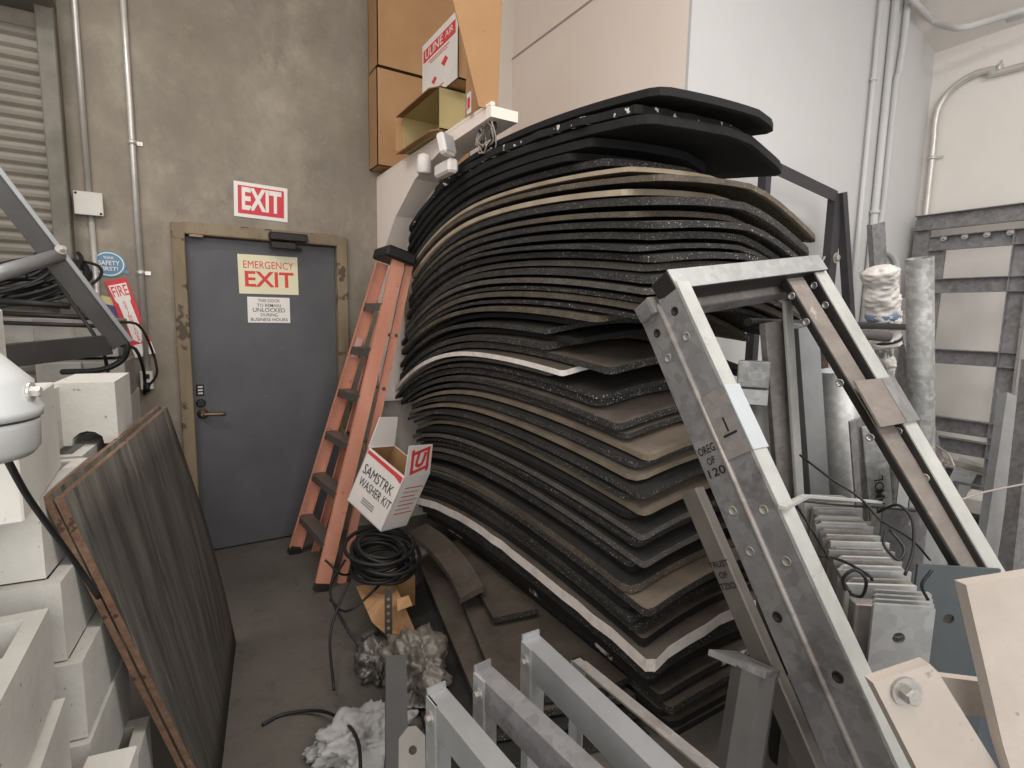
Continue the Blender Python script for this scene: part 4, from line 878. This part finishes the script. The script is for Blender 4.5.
def holes_row(par, x, o, ys, mat, sx=-1, T0=None):
    dn = globals()['dn'] if T0 is None else dn3; T0 = T0 or T1
    for j_, k in enumerate(ys):
        c = V(x, T0.y, T0.z)+o+dn*k; b = MB(); b.lathe(c, (sx, 0, 0), [(.011, -.002), (.0125, .0012), (.009, .0016), (.0085, .0004), (.001, .0002)], 16); b.build('bolt_hole', mat if mat is m_bolt or j_ in (0, 4) else m_galvs, par)
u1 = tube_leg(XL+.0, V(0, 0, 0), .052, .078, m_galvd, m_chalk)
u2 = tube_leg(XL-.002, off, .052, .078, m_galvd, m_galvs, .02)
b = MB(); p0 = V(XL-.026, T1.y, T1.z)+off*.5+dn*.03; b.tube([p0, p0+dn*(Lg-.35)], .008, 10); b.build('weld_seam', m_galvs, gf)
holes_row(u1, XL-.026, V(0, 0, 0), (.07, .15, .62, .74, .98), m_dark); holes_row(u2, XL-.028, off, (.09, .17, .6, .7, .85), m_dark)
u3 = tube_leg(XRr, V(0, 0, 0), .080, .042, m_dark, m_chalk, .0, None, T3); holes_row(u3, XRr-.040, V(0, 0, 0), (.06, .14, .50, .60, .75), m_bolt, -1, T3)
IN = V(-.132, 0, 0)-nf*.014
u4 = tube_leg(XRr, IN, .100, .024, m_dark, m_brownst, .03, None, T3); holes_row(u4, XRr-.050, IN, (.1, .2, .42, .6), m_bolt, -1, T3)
# head beams
bx = (V(XRr, T3.y, T3.z)-T1); bx.normalize(); bn = (nf-bx*nf.dot(bx)).normalized()
def beam(o, m0, m1, w=.06, d_=.072, e0=-.03, e1=.02):
    A_, B2 = T1+o+bx*e0, V(XRr, T3.y, T3.z)+o+bx*e1
    b = MB(); b.bar(A_, B2, d_, w, bn, 0, .004); b.bar(A_+bn*(d_/2+.002), B2+bn*(d_/2+.002), .004, w, bn, 1); return b.build('head_beam', [m0, m1], gf)  # lit front painted pale, shaded underside painted darker
beam(-dn*.012, m_dark, m_galv); beam(off+dn*.012, m_galvd, m_galvs, .05, .06, -.045, .0)
b = MB(); p = V(XRr, T3.y, T3.z)-dn*.02; b.plate(p+V(.055, 0, .01), (.8, .5, .1), (0, .3, -.6), .09, .07, .006, [(.01, 0, .012)]); b.build('end_lug', m_galvd, gf)
# splice plates
c = V(XL-.0285, T1.y, T1.z)+dn*.40; b = MB(); b.bar(c-dn*.085, c+dn*.085, .082, .004, nf); b.build('splice_plate', m_galvs, gf)
c = V(XRr, T3.y, T3.z)+V(-.115, 0, 0)+nf*.030+dn3*.51; b = MB(); b.bar(c-dn3*.075, c+dn3*.075, .16, .006, V(1, 0, 0)); b.build('splice_plate', m_brownst, gf)
c = V(XRr, T3.y, T3.z)+V(.005, 0, 0)+nf*.033+dn3*.51; b = MB(); b.bar(c-dn3*.075, c+dn3*.075, .085, .004, V(1, 0, 0)); b.build('splice_plate', m_galvd, gf)
b = MB(); c = V(XL, T1.y, T1.z)+dn*.40+nf*.0445; b.bar(c-dn*.085, c+dn*.085, .06, .004, V(1, 0, 0)); b.build('bright_plate', plain('fresh_zinc', rgb(196, 201, 206), .35, .4, .04), gf)
cw = V(XL-.0285, T1.y, T1.z)+off*1.0+dn*.46; ax_, ay_ = -off.normalized(), -dn
for k, (s_, f_) in enumerate((('OREG', .03), ('OF', .026), ('120', .03))): text_mesh('handwriting', s_, f_, cw+dn*(.03*k-.02), ax_, ay_, m_marker, gf, .01, .001, maxw=.055 if k != 1 else .026)
b = MB(); c = V(XL-.0308, T1.y, T1.z)+dn*.43-off*.05; b.bar(c-ax_*.02, c+ax_*.022, .006, .001, ay_); b.bar(c+ay_*.008, c+ay_*.045, .005, .001, ax_); b.build('handwriting', m_marker, gf)
# separate dark channel leaning behind the left upright
pa, pb = at(692, 490, X=XL+.02), at(812, 768, X=XL+.02); dd = (pb-pa); pe = pa+dd*((pa.z-.01)/-dd.z)
so = -nf*.10
b = MB(); b.bar(pa, pe, .06, .035, V(0, .84, -.5), 0, .004); t = b.build('steel_channel', plain('dull_brown_grey_steel', rgb(112, 106, 100), .5, .4, .12, 10)); tag(t, 'dull grey steel channel with marker writing, leaning behind the left frame upright', 'channel')
mid = pa+dd*.30+V(-.0185, 0, 0)
for k, s_ in enumerate(('TRUST', 'OF', 'TZIO')):
    text_mesh('handwriting', s_, .022, mid+dd.normalized()*.028*k, V(0, -.84, .5), -dd, m_marker, t, .01, .001)
# ---- pipes, tubes and posts standing between frame and stack
def stand(name, px0, px1, Yt, Yb, kind, size, label, cat, mat, fin=None, group=None, side=(1, 0, 0), thick=.006):
    """long member standing on the floor: top centre at pixel px0, passing pixel px1"""
    a = at(*px0, Y=Yt); q = at(*px1, Y=Yb); d = q-a; e = a+d*((a.z-.001)/-d.z)
    t = thing(name, e, label, cat, group); b = MB()
    if kind == 'pipe': b.pipe(e, a, size, thick)
    elif kind == 'tube': b.hollow(e, a, size[0], size[1], thick, side)
    elif kind == 'chan': b.chan(e, a, size[0], size[1], thick, side)
    elif kind == 'angle': b.angle(e, a, size[0], size[1], thick, side)
    elif kind == 'flat': b.bar(e, a, size[0], size[1], side, 0, .002)
    b.build('shaft', mat, t)
    if fin: fin(t, a, (a-e).normalized())
    return t
def lugcap(t, a, d):
    b = MB(); n = (CAM-a); n.z = 0; n.normalize(); sx = V(0, 0, 1).cross(n)
    b.plate(a+n*.06+V(0, 0, -.01), sx, (0, 0, 1), .10, .05, .006, [(-.025, 0, .007)]); b.bar(a-sx*.05+V(0, 0, .012), a+sx*.05+V(0, 0, .012), .09, .006, n); b.build('cap_bracket', m_galv, t)
    b = MB(); b.box(a+n*.02+V(0, 0, .065), (.10, .06, .09), Matrix((sx, n, V(0, 0, 1))).transposed(), 0, .004); b.build('tube_stub', m_spang, t)
stand('steel_pipe', (752, 392), (760, 490), 1.15, 1.12, 'pipe', .045, 'round dark steel pipe with bolted cap bracket, left of the brown square tube', 'pipe', m_gs, lugcap)
stand('steel_channel', (771, 322), (784, 490), 1.17, 1.13, 'chan', (.10, .03), 'tall brown-grey steel channel standing right of the round dark pipe', 'channel', m_galvs, None, None, (-1, .3, 0))
stand('flat_bar', (787, 300), (799, 490), 1.10, 1.06, 'flat', (.045, .012), 'tall pale flat bar standing against the brown-grey channel', 'bar', m_chalk)
stand('square_tube', (804, 326), (815, 480), 1.19, 1.17, 'tube', (.085, .05), 'bright square steel tube, third upright right of the left frame leg', 'tube', m_galvl, None, None, (1, -.4, 0))
stand('slotted_angle', (817, 375), (826, 480), 1.40, 1.38, 'angle', (.03, .03), 'thin rusty angle bar standing beside the bright square tube', 'steel angle', m_brownst)
stand('steel_angle', (822, 362), (830, 470), 1.36, 1.33, 'angle', (.05, .05), 'dark rusty angle bar between square tube and wide round pipe', 'steel angle', plain('rusty_dark_steel', rgb(82, 66, 56), .7, .3))
stand('steel_pipe', (838, 370), (845, 500), 1.26, 1.22, 'pipe', .082, 'wide round zinc pipe standing in the middle of the right clutter', 'pipe', m_galv, None, None, (1, 0, 0), .004)
def zoned(t, a, d):
    n = V(-.6, -.8, 0); sx = V(.8, -.6, 0); c = a-d*.28+n*.0105
    for k, s_ in enumerate('LOMAS'): text_mesh('handwriting', s_, .05, c-d*(.032*k-.06), d, -sx, m_marker, t, .005, .001)
for k in range(3):
    stand('flat_plate', (852+5*k, 420-2*k), (858+5*k, 500), 1.06+.02*k, 1.04+.02*k, 'flat', (.035, .008), ['leftmost of three thin flat bars beside the marker-written plate', 'middle of three thin flat bars beside the marker-written plate', 'rightmost of three thin flat bars beside the marker-written plate'][k], 'bar', m_galvd, None, 'thin flat bars behind the plate row', (1, -.2, 0))
stand('steel_plate', (873, 425), (880, 505), 1.04, 1.01, 'flat', (.09, .012), 'upright grey-green steel plate with black marker writing', 'plate', m_spang, zoned, None, (.8, -.6, 0))
stand('steel_angle', (872, 225), (882, 395), 1.9, 1.9, 'angle', (.09, .05), 'grey angle member rising behind the right frame upright', 'steel angle', m_galvd, None, None, (1, -.5, 0))
stand('steel_channel', (900, 300), (940, 470), 1.62, 1.45, 'chan', (.085, .05), 'leaning zinc channel between wrapped post and spangled pipe', 'channel', m_galvd, None, None, (1, -.4, 0))
stand('steel_pipe', (919.5, 258), (921, 400), 1.2, 1.19, 'pipe', .056, 'tall spangled zinc pipe in front of the leaning gates', 'pipe', m_spang, None, None, (1, 0, 0), .006)
# plastic wrapped post
a, q = at(880, 268, Y=1.44), at(884, 340, Y=1.44); d = (a-q).normalized(); e = a-d*(a.z/d.z)
t = thing('wrapped_post', e, 'post bandaged in torn white plastic film beside the spangled pipe', 'post')
b = MB(); b.pipe(e, a-d*.05, .036, .004); b.build('shaft', m_spang, t)
m_film = plain('torn_white_film', rgb(224, 218, 212), .4, 0, .12, 22, .5, .3); m_filmb = plain('printed_blue_film', rgb(110, 132, 156), .5)
from mathutils import noise as mnz
b = MB(); n = 40; rings = 90; vs = []; ax_ = d.orthogonal().normalized(); ay_ = d.cross(ax_)
for k in range(rings):
    f = k/(rings-1); base = .08 if f < .7 else .04
    base += .005*math.sin(f*31)-(.02 if f < .03 else 0)
    for i in range(n):
        th_ = 2*PI*i/n; r_ = base*(1+.14*mnz.noise(V(math.cos(th_)*1.3, math.sin(th_)*1.3, f*7)))-.022*abs(mnz.noise(V(math.cos(th_)*1.6, math.sin(th_)*1.6, f*26+math.cos(th_)*1.5)))+.014*abs(mnz.noise(V(math.cos(th_)*4, math.sin(th_)*4, f*50)))
        vs.append(a+d*.01-d*(f*.62)+(ax_*math.cos(th_)+ay_*math.sin(th_))*(r_ if 0 < k < rings-1 else r_*.6))
b.add(vs, [(k*n+i, k*n+(i+1) % n, (k+1)*n+(i+1) % n, (k+1)*n+i) for k in range(rings-1) for i in range(n)], 0, True); b.add(vs[:n], [tuple(range(n))]); b.build('plastic_wrap', m_film, t)
b = MB(); c = a-d*.25; b.lathe(c-d*.03, d, [(.081, 0), (.082, .02), (.081, .045)], 24); b.build('printed_band', m_filmb, t)
b = MB(); c = a-d*.40; b.lathe(c, d, [(.062, 0), (.084, .004), (.084, .014), (.06, .018)], 24); b.build('flange', m_dark, t)
# cross tube through the frame and black gallows behind
b = MB(); p0, p1 = at(770, 325, Y=1.27), at(888, 337, Y=1.12); b.pipe(p0, p1, .021, .004); tag(b.build('steel_tube', m_gs), 'horizontal round tube poking out rightward between the frame legs', 'tube')
p0, p1 = at(748, 322, Y=1.24), at(905, 327, Y=1.36)
b = MB(); b.tube([p0, p1], .016, 12); tag(b.build('steel_rod', m_dark), 'dark rod running level behind the protruding tube to the wrapped post', 'rod')
bt = thing('black_steel_frame', at(838, 600, Y=1.95)*V(1, 1, 0) if False else V(at(838, 250, Y=1.95).x, 1.95, 0), 'black steel angle frame standing against the white wall right of the mats', 'steel frame')
q0, q1 = at(770, 158, Y=1.95), at(838, 191, Y=1.95); ql = V(q1.x-.75, 1.95, q0.z+(q0.z-q1.z)*.6)
b = MB(); b.angle(q0+(q0-q1)*1.2, q1, .07, .06, .008, (0, 0, -1)); b.build('head_rail', m_blk, bt)
b = MB(); b.angle(V(at(826, 275, Y=1.93).x-.03, 1.90, 0), q1+V(-.02, 0, -.01), .085, .05, .008, (1, 0, 0)); b.build('leg', m_blk, bt)
b = MB(); b.angle(V(at(852, 272, Y=1.9).x+.45, 1.84, 0), q1+V(.02, -.02, -.01), .055, .05, .008, (1, 0, 0)); b.build('leg', m_blk, bt)
b = MB(); b.bolt(at(836, 258, Y=1.88), (0, -1, 0), .02, .015); b.build('bolt', m_bolt, bt)
b = MB(); b.bar(V(q0.x-.02, 1.96, 0), q0+V(-.02, .01, 0), .05, .05, (1, 0, 0)); b.build('leg', m_blk, bt)
# white batten on the wall between the black legs and mats
# ---- conduits on the white walls
YW = YC-.032
def cpt(x, y): return at(x, y, Y=YW)
def cz(p, z): return V(p.x, p.y, z)
p = cpt(859, 230); conduit('conduit', [cz(p, ZC-.01), cz(p, .001)], .016, 'leftmost white-painted conduit on the cool white wall', m_cool, [((p.x, p.y, cpt(869, 77).z), (0, 0, 1), (0, -1, 0))])
p = cpt(873, 230); conduit('conduit', [cz(p, ZC-.01), cz(p, .001)], .026, 'thicker white-painted conduit, second from left on the cool white wall', m_cool, [((p.x, p.y, cpt(874, 212).z), (0, 0, 1), (0, -1, 0))])
xs = [cpt(908, 0), cpt(908, 35), cpt(905, 55), cpt(897, 72), cpt(895, 90), cpt(889, 200), cpt(884, 245)]
conduit('conduit', bez([cz(xs[0], ZC-.01), V(xs[0].x, YW, xs[1].z), V(xs[0].x-.01, YW, xs[2].z), V(xs[4].x+.03, YW, xs[3].z), V(xs[4].x, YW, xs[4].z), V(xs[4].x, YW, xs[5].z), V(xs[4].x-.005, YW, xs[6].z), cpt(897, 268)+V(.02, 0, -.05), V(xs[4].x+.35, YW, .9), V(xs[4].x+.36, YW, .001)], 8), .022, 'white-painted conduit with an offset bend high on the wall', m_cool)
XWd = XD-.032
def dpt(x, y): return at(x, y, X=XWd)
pD = [dpt(1040, 61), dpt(1000, 68), dpt(975, 74), dpt(953, 88), dpt(940, 105), dpt(935, 125), dpt(932, 160)]
yD = pD[-1].y
conduit('conduit', bez([V(XWd, -1.5, pD[0].z+.0)]+pD+[V(XWd, yD, 1.6), V(XWd, yD, .001)], 8), .024, 'bare steel conduit bending from level to vertical on the far right wall', m_emt,
        [((XWd, pD[1].y, pD[1].z), (0, 1, 0), (-1, 0, 0)), ((XWd, yD, dpt(933, 158).z), (0, 0, 1), (-1, 0, 0))])
zb_ = at(933, 52, Y=YC).z; zp = zb_-.05
pE = [at(x, y, Z=zp) for x, y in ((1060, 2), (1024, 10), (985, 22), (958, 28))]
conduit('conduit', bez([V(pE[0].x-.1, -1.5, zp)]+pE+[at(935, 22, Y=YC-.09), at(920, 8, Y=YC-.09), at(905, -8, Y=YC-.09), at(880, -40, Y=YC-.09)], 8), .022, 'upper white conduit sweeping round the corner under the sloping soffit', m_cool)
# sloping soffit over the corner
sa, sb = at(900, -4, Y=YC), at(933, 52, Y=YC); sa = V(sa.x, YC, sa.z); zb_ = sb.z
b = MB(); sl = [(sa.x-.25, sa.z+.11), (XD, zb_), (XD, zb_+.06), (sa.x-.25, sa.z+.17)]
b.add([V(x, y, z) for y in (YC, -1.8) for x, z in sl], [(0, 1, 2, 3), (7, 6, 5, 4)]+[(i, (i+1) % 4, 4+(i+1) % 4, 4+i) for i in range(4)]); struct(b.build('trim_3', m_pale), 'white sloping soffit over the right corner')
# ---- gates leaning on the far right wall
def gate(name, X0_, pts, label, rails, wr=.10):
    """pts: TL, TR top corners and BL at the given X; frame of channels, legs to the floor"""
    TL, TR, BL = (at(x, y, X=X0_) for x, y in pts); TR = V(TR.x, TR.y, TL.z); dz = TL-BL; dz = V(.10, dz.y*.0+(TL.y-BL.y)*.3, dz.z)
    dz.normalize(); g = thing(name, V(X0_-.25, (TL.y+TR.y)/2, 0), label, 'gate'); k = TL.z/dz.z
    fl = lambda p: p-dz*(p.z/dz.z)
    for p in (TL, TR):
        b = MB(); b.chan(fl(p), p, .10, .045, .006, (0, -1, 0) if p is TL else (0, 1, 0)); b.build('stile', m_galvd, g)
    for zz_ in rails:
        a, c = TL-dz*((TL.z-zz_)/dz.z), TR-dz*((TR.z-zz_)/dz.z); b = MB(); b.chan(a+V(-.004, .04, 0), c+V(-.004, -.04, 0), wr, .05, .006, (0, 0, 1)); r_ = b.build('rail', m_galvd, g)
    return g, TL, TR
zr = lambda y, X_: at(975, y, X=X_).z
X2 = 4.86
gate('steel_gate', 5.14, ((923, 220), (1060, 205), (915, 440)), 'rear galvanized gate leaning on the far right wall, top rail highest', [at(923, 220, X=5.14).z-.03, .5], .12)
gg, TL, TR = gate('steel_gate', X2, ((937, 240), (1026, 232), (930, 440)), 'front galvanized ladder-shaped gate leaning on the rear one', [at(937, 240, X=X2).z-.03, at(937, 286, X=X2-.05).z, at(937, 356, X=X2-.12).z, at(937, 424, X=X2-.18).z, at(937, 444, X=X2-.2).z], .105)
for k in range(4):
    p = TL.lerp(TR, .12+.25*k); b = MB(); b.bolt(p+V(-.05, 0, -.0), (-1, 0, .2), .012, .01); b.build('bolt', m_bolt, gg)
# posts and boards at the right edge
stand('steel_post', (1014, 395), (990, 560), 1.12, 1.0, 'chan', (.09, .05), 'zinc post leaning left at the right photo edge', 'post', m_galvl, None, None, (1, -.4, 0))
stand('steel_post', (1034, 360), (1012, 560), .98, .9, 'tube', (.07, .07), 'grey square post cut by the right photo edge', 'post', m_galvd, None, None, (1, -.4, 0))
for k, (pa_, pb_, lab) in enumerate((((936, 458), (1010, 478), 'upper brown steel rail lying across the dark gap below the gates'), ((955, 482), (1000, 490), 'lower thin pale rail in the dark gap below the gates'))):
    b = MB(); p0, p1 = at(*pa_, Y=1.28), at(*pb_, Y=1.12); b.bar(p0, p1, .035 if k == 0 else .012, .03, (0, 0, 1), 0, .003); b.bar(V(p1.x, p1.y, 0), p1, .04, .03, (1, 0, 0)); b.bar(V(p0.x, p0.y, 0), p0, .04, .03, (1, 0, 0)); tag(b.build('steel_rail', m_brownst if k == 0 else m_galvd), lab, 'rail')
q = at(968, 560, Y=1.42); block(q.x+.24, 1.3, 0, 'tall dark steel cabinet block in the gap below the gates', .5, .24, q.z+.02, 0, m_blk, False) if False else None
b = MB(); q = at(968, 512, Y=1.35); b.box((q.x+.12, 1.36, q.z/2), (.36, .22, q.z), None, 0, .01); tag(b.build('shade_filler', m_blk), 'added dark bin standing in the shade below the gates', 'bin')  # dark box added where the gap below the gates is only shade
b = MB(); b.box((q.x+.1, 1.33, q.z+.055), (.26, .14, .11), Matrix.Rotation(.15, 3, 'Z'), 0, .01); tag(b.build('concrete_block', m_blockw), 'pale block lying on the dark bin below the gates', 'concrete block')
b = MB(); c = at(962, 478, Y=1.3); n_ = (CAM-c).normalized(); sx = V(0, 0, 1).cross(n_).normalized(); up_ = n_.cross(sx); b.plate(c, sx+up_*-.25, up_, .11, .24, .008, [(-.03, .05, .010)]); b.bar(c-up_*.1-n_*.01, V(c.x+.06, c.y+.05, 0), .05, .02, sx); tag(b.build('steel_plate', m_galv), 'pale plate with one hole standing right of the frame upright, under the gates', 'plate')
# ---- row of upright base plates
rowa, rowb = at(880, 622, D=1.32), at(826, 505, D=1.92)
grp = 'upright base plates in the front row'
NPL = 24
for k in range(NPL):
    f = k/(NPL-1); c = rowa.lerp(rowb, f**.9); rn = random.Random(50+k); w_, h_ = .165+rn.uniform(-.012, .02)-.02*f, .98+rn.uniform(-.02, .02)
    top = 1.02+.02*f+rn.uniform(-.005, .005)
    n_ = V(-.55, -.83, .0).normalized(); sx = V(.83, -.55, 0); c0 = V(c.x, c.y, top/2)+sx*rn.uniform(-.012, .012)
    t = thing('base_plate', V(c.x, c.y, 0), ('nearest upright plate of the row behind the plates with the hole' if k == 0 else 'farthest upright plate at the back of the plate row' if k == NPL-1 else f'thin upright zinc plate, {ordinal(k)} counted from the near end of the plate row'), 'plate', grp)
    b = MB(); b.plate(c0, sx, (0, 0, 1), w_, top-.002, .009, [(w_*.3, top/2-.03, .007)] if k % 3 == 0 else (), 0, .012 if k % 2 else 0); b.build('plate_body', (m_chalk, m_galvs, m_galv, m_chalk, m_galvs)[k % 5], t)
    # four plates with a hole, standing in front
for k in range(4):
    c = at(901-1*k, 640, D=1.16+.035*k); n_ = V(-.6, -.8, 0).normalized(); sx = V(.8, -.6, 0); top = at(901-1*k, 603-5*k, D=1.16+.035*k).z
    b = MB(); b.plate(V(c.x, c.y, top/2), sx, (0, 0, 1), .124, top-.002, .007, [(-.005, top/2-.075, .013)], 0, .004)
    tag(b.build('holed_plate', m_galv), ['nearest', 'second', 'third', 'rearmost'][k]+' of the four bright plates with a round hole, stacked upright', 'plate', 'bright holed plates')
c = at(859, 650, D=1.22); b = MB(); b.bar(V(c.x, c.y, 0), V(c.x, c.y, at(859, 598, D=1.22).z), .05, .03, (.8, -.6, 0), 0, .002); tag(b.build('flat_bar', m_galvs), 'brown-grey upright bar left of the bright holed plates', 'bar')
c = at(950, 640, D=1.42); n_ = V(-.6, -.8, 0).normalized(); sx = V(.8, -.6, 0); top = 1.03
m_dkp = plain('dark_green_grey_plate', rgb(84, 90, 92), .5, .3, .12, 5)
b = MB(); b.plate(V(c.x, c.y, top/2), sx, (0, 0, 1), .20, top-.002, .008, [(-.01, top/2-.145, .014)], 0, .0); tag(b.build('holed_plate', m_dkp), 'dark green-grey plate with one hole, right of the bright holed plates', 'plate')
c = at(985, 690, D=1.5); b = MB(); b.plate(V(c.x, c.y, .42), sx, (0, 0, 1), .2, .84, .008, [], 0, .0); tag(b.build('steel_plate', plain('blue_grey_plate', rgb(112, 120, 128), .5, .3)), 'blue-grey plate behind the cream crossbar at the right bottom', 'plate')
for k, (px_, d_, h_, lab) in enumerate(((905, 1.75, 1.06, 'grey upright plate behind the brown frame leg, left one'), (930, 1.8, 1.10, 'grey upright plate behind the brown frame leg, middle one'), (915, 2.0, 1.16, 'tilted pale plate behind the brown frame leg, rear one'))):
    c = at(px_, 520, D=d_); b = MB(); b.plate(V(c.x, c.y, h_/2), sx, (.0, 0, 1), .14, h_-.002, .007, [(.02, h_/2-.05, .01)], 0, .01); tag(b.build('steel_plate', [m_galvd, m_galv, m_chalk][k]), lab, 'plate', 'loose plates behind the frame leg')
# straps, wires around the plate row
t = thing('tie_wires', V(rowa.x-.05, rowa.y, .9), 'loose black tie wires looped over the plate row', 'wires')
for pts in (((790, 500, 1.62), (840, 505, 1.6), (885, 508, 1.68), (925, 512, 1.85)), ((793, 500, 1.4), (812, 530, 1.4), (830, 560, 1.25), (850, 592, 1.15)), ((806, 553, 1.3), (840, 560, 1.25), (868, 575, 1.15), (872, 580, 1.15)), ((845, 590, 1.14), (843, 578, 1.12), (855, 570, 1.11), (866, 580, 1.1), (862, 596, 1.12), (850, 594, 1.14)), ((800, 455, 1.6), (830, 478, 1.5), (860, 498, 1.45), (880, 520, 1.4)),
            ((878, 512, 1.38), (898, 505, 1.33), (912, 520, 1.3), (913, 550, 1.28), (905, 575, 1.25)), ((885, 532, 1.3), (884, 545, 1.26), (898, 560, 1.24), (904, 548, 1.26), (890, 530, 1.3)), ((880, 520, 1.36), (912, 540, 1.5), (930, 560, 1.6)), ((932, 570, 1.18), (922, 585, 1.18), (928, 600, 1.18))):
    b = MB(); b.tube(bez([at(x, y, D=d_-.06) for x, y, d_ in pts], 6), .0032, 6); b.build('wire', m_black, t)
t = thing('cable_ties', at(1000, 488, D=1.6), 'two thin pale wires strung across the gap under the gates', 'wires')
for pts in (((960, 500, 1.6), (985, 492, 1.65), (1024, 484, 1.7)), ((936, 446, 1.9), (948, 454, 1.8), (954, 466, 1.7))):
    b = MB(); b.tube(bez([at(x, y, D=d_) for x, y, d_ in pts], 6), .003, 6); b.build('wire', m_wire, t)
b = MB(); p0, p1 = at(782, 508, D=1.22), at(806, 496, D=1.34); b.bar(p0, p1, .008, .016, (0, 0, 1)); b.bar(p1, at(880, 502, D=1.62), .006, .014, (0, 0, 1)); tag(b.build('pale_strip', m_chalk), 'pale bent strip lying over the far end of the plate row', 'strip')
# ---- cream painted bracket assembly, nearest on the right
cb = thing('cream_bracket', V(.95, .2, 0), 'cream painted steel bracket bars with a large bolt, nearest at the bottom right', 'bracket')
def flatbar(pts, D0, thick, name, par, m, Dl=None):
    P = [at(x, y, D=(D0 if Dl is None else Dl[i])) for i, (x, y) in enumerate(pts)]; n_ = (P[1]-P[0]).cross(P[-1]-P[0])
    if n_.dot(CAM-P[0]) < 0: P.reverse()
    b = MB(); b.poly(P, thick); return b.build(name, m, par)
k_ = 1.7
flatbar([(873, 683), (930, 664), (938, 672), (938+62*k_, 672+100*k_), (938+62*k_-75, 672+100*k_+28)], .78, .02, 'flat_bar', cb, m_creamst)
bc = at(905, 691, D=.78); n_ = (fw*-1); b = MB(); b.bolt(bc, n_, .0125, .016); b.build('bolt', m_bolt, cb)
flatbar([(935, 676), (1000, 684), (1008, 719), (958, 715)], .85, .016, 'crossbar', cb, m_creamst)
flatbar([(966, 585), (1040, 573), (1075, 640), (1150, 900), (1060, 930), (1003, 745)], .76, .02, 'flat_bar', cb, m_creamst)
b = MB(); p = at(1080, 760, D=.78); b.bar(V(p.x, p.y, 0), p, .05, .03, rt); b.build('foot', m_creamst, cb)
b = MB(); p = at(960, 800, D=.80); b.bar(V(p.x, p.y, 0), p, .05, .02, rt); b.build('foot', m_creamst, cb)
# ================================================================== FOREGROUND GREY FRAMES
def rack(p_top, p_far, z, w, h, m, label, post=.045, l=.45):
    a = at(*p_top, Z=z); q = at(*p_far, Z=z); d = (q-a); d.z = 0; d.normalize(); e = a+d*l; sd = V(d.y, -d.x, 0)
    t = thing('grey_frame', V(a.x, a.y, 0), label, 'steel frame', 'grey frames in the foreground')
    b = MB(); b.hollow(a-d*.003, e, w, h, .003, sd); b.build('top_bar', m, t)
    for p in (a, e):
        b = MB(); q_ = p+d*(.012 if p is a else -.012); b.bar(V(q_.x, q_.y, 0), q_+V(0, 0, -h/2), w*.92, .028, sd, 0, .002); b.build('post', m, t)
    lf = sd if sd.dot(rt) < 0 else -sd
    b = MB(); b.bar(a-d*.003+V(0, 0, -.005), a-d*.003+V(0, 0, h*.5+.012), w*1.0, .005, sd); ec = b.build('end_lip', m, t)
    b = MB(); b.bar(V(a.x, a.y, z-h*.5-.10)+d*.016+lf*(w*.5), V(a.x, a.y, z+h*.5)+d*.016+lf*(w*.5), .036, .006, d); ec = b.build('side_plate', m_galv, t)
    b = MB(); b.bolt(a+d*.016+lf*(w*.5+.003)+V(0, 0, -.004), lf, .008, .007); b.build('bolt', m_bolt, ec)
    b = MB(); p = a+d*.012; b.bar(p+d*.012+V(0, 0, -.30), p+d*(l-.03)+V(0, 0, -.30), w*.8, .03, sd, 0, .002); b.build('lower_bar', m, t)
    return t
rack((437, 706), (505, 790), .90, .040, .06, m_galvl, 'leftmost grey galvanized frame at the bottom, its end post bolted')
rack((483, 683), (588, 785), .93, .038, .06, m_galvd, 'second grey galvanized frame from the left, weathered darker than its neighbours')
rack((531, 652), (655, 775), .95, .042, .062, m_galvl, 'largest grey galvanized frame, third from the left at the bottom')
t = thing('angle_frame', at(578, 655, Z=.80)*V(1, 1, 0), 'slender angle-steel frame just right of the largest grey frame', 'steel frame', 'grey frames in the foreground')
a, q = at(580, 656, Z=.80), at(712, 762, Z=.80); d = (q-a).normalized(); e = a+d*.40; sd = V(d.y, -d.x, 0)
b = MB(); b.angle(a, e, .028, .03, .004, sd); b.build('top_bar', m_galvs, t)
for p in (a, e): b = MB(); b.angle(V(p.x, p.y, 0), p, .03, .022, .004, sd); b.build('post', m_galvl, t)
b = MB(); b.angle(a+V(0, 0, -.26), e+V(0, 0, -.26), .025, .025, .004, sd); b.build('lower_bar', m_gs, t)
# capped post
a = at(755, 668, D=1.22); q = at(738, 775, D=1.20); dd = q-a; e = a+dd*(a.z/-dd.z)
t = thing('capped_post', e, 'eight-sided grey post with a tilted square cap plate, before the mats', 'post')
b = MB(); b.tube([e, a], .049, 8, 0, True, None, False); b.build('shaft', m_gs, t)
pl = [at(709, 649, D=1.28), at(738, 651, D=1.38), at(780, 671, D=1.27), at(766, 672, D=1.16)]
n_ = (pl[1]-pl[0]).cross(pl[2]-pl[0]); pl = pl if n_.z > 0 else pl[::-1]
b = MB(); b.poly(pl, .014); b.build('cap_plate', m_galvd, t)
a = at(806, 690, D=1.5); q = at(797, 768, D=1.50); dd = q-a; e = a+dd*(a.z/-dd.z); b = MB(); b.tube([e, a], .05, 8, 0, True, None, False); tag(b.build('steel_post', m_gs), 'dark eight-sided post stub right of the capped post, behind the frame leg', 'post')
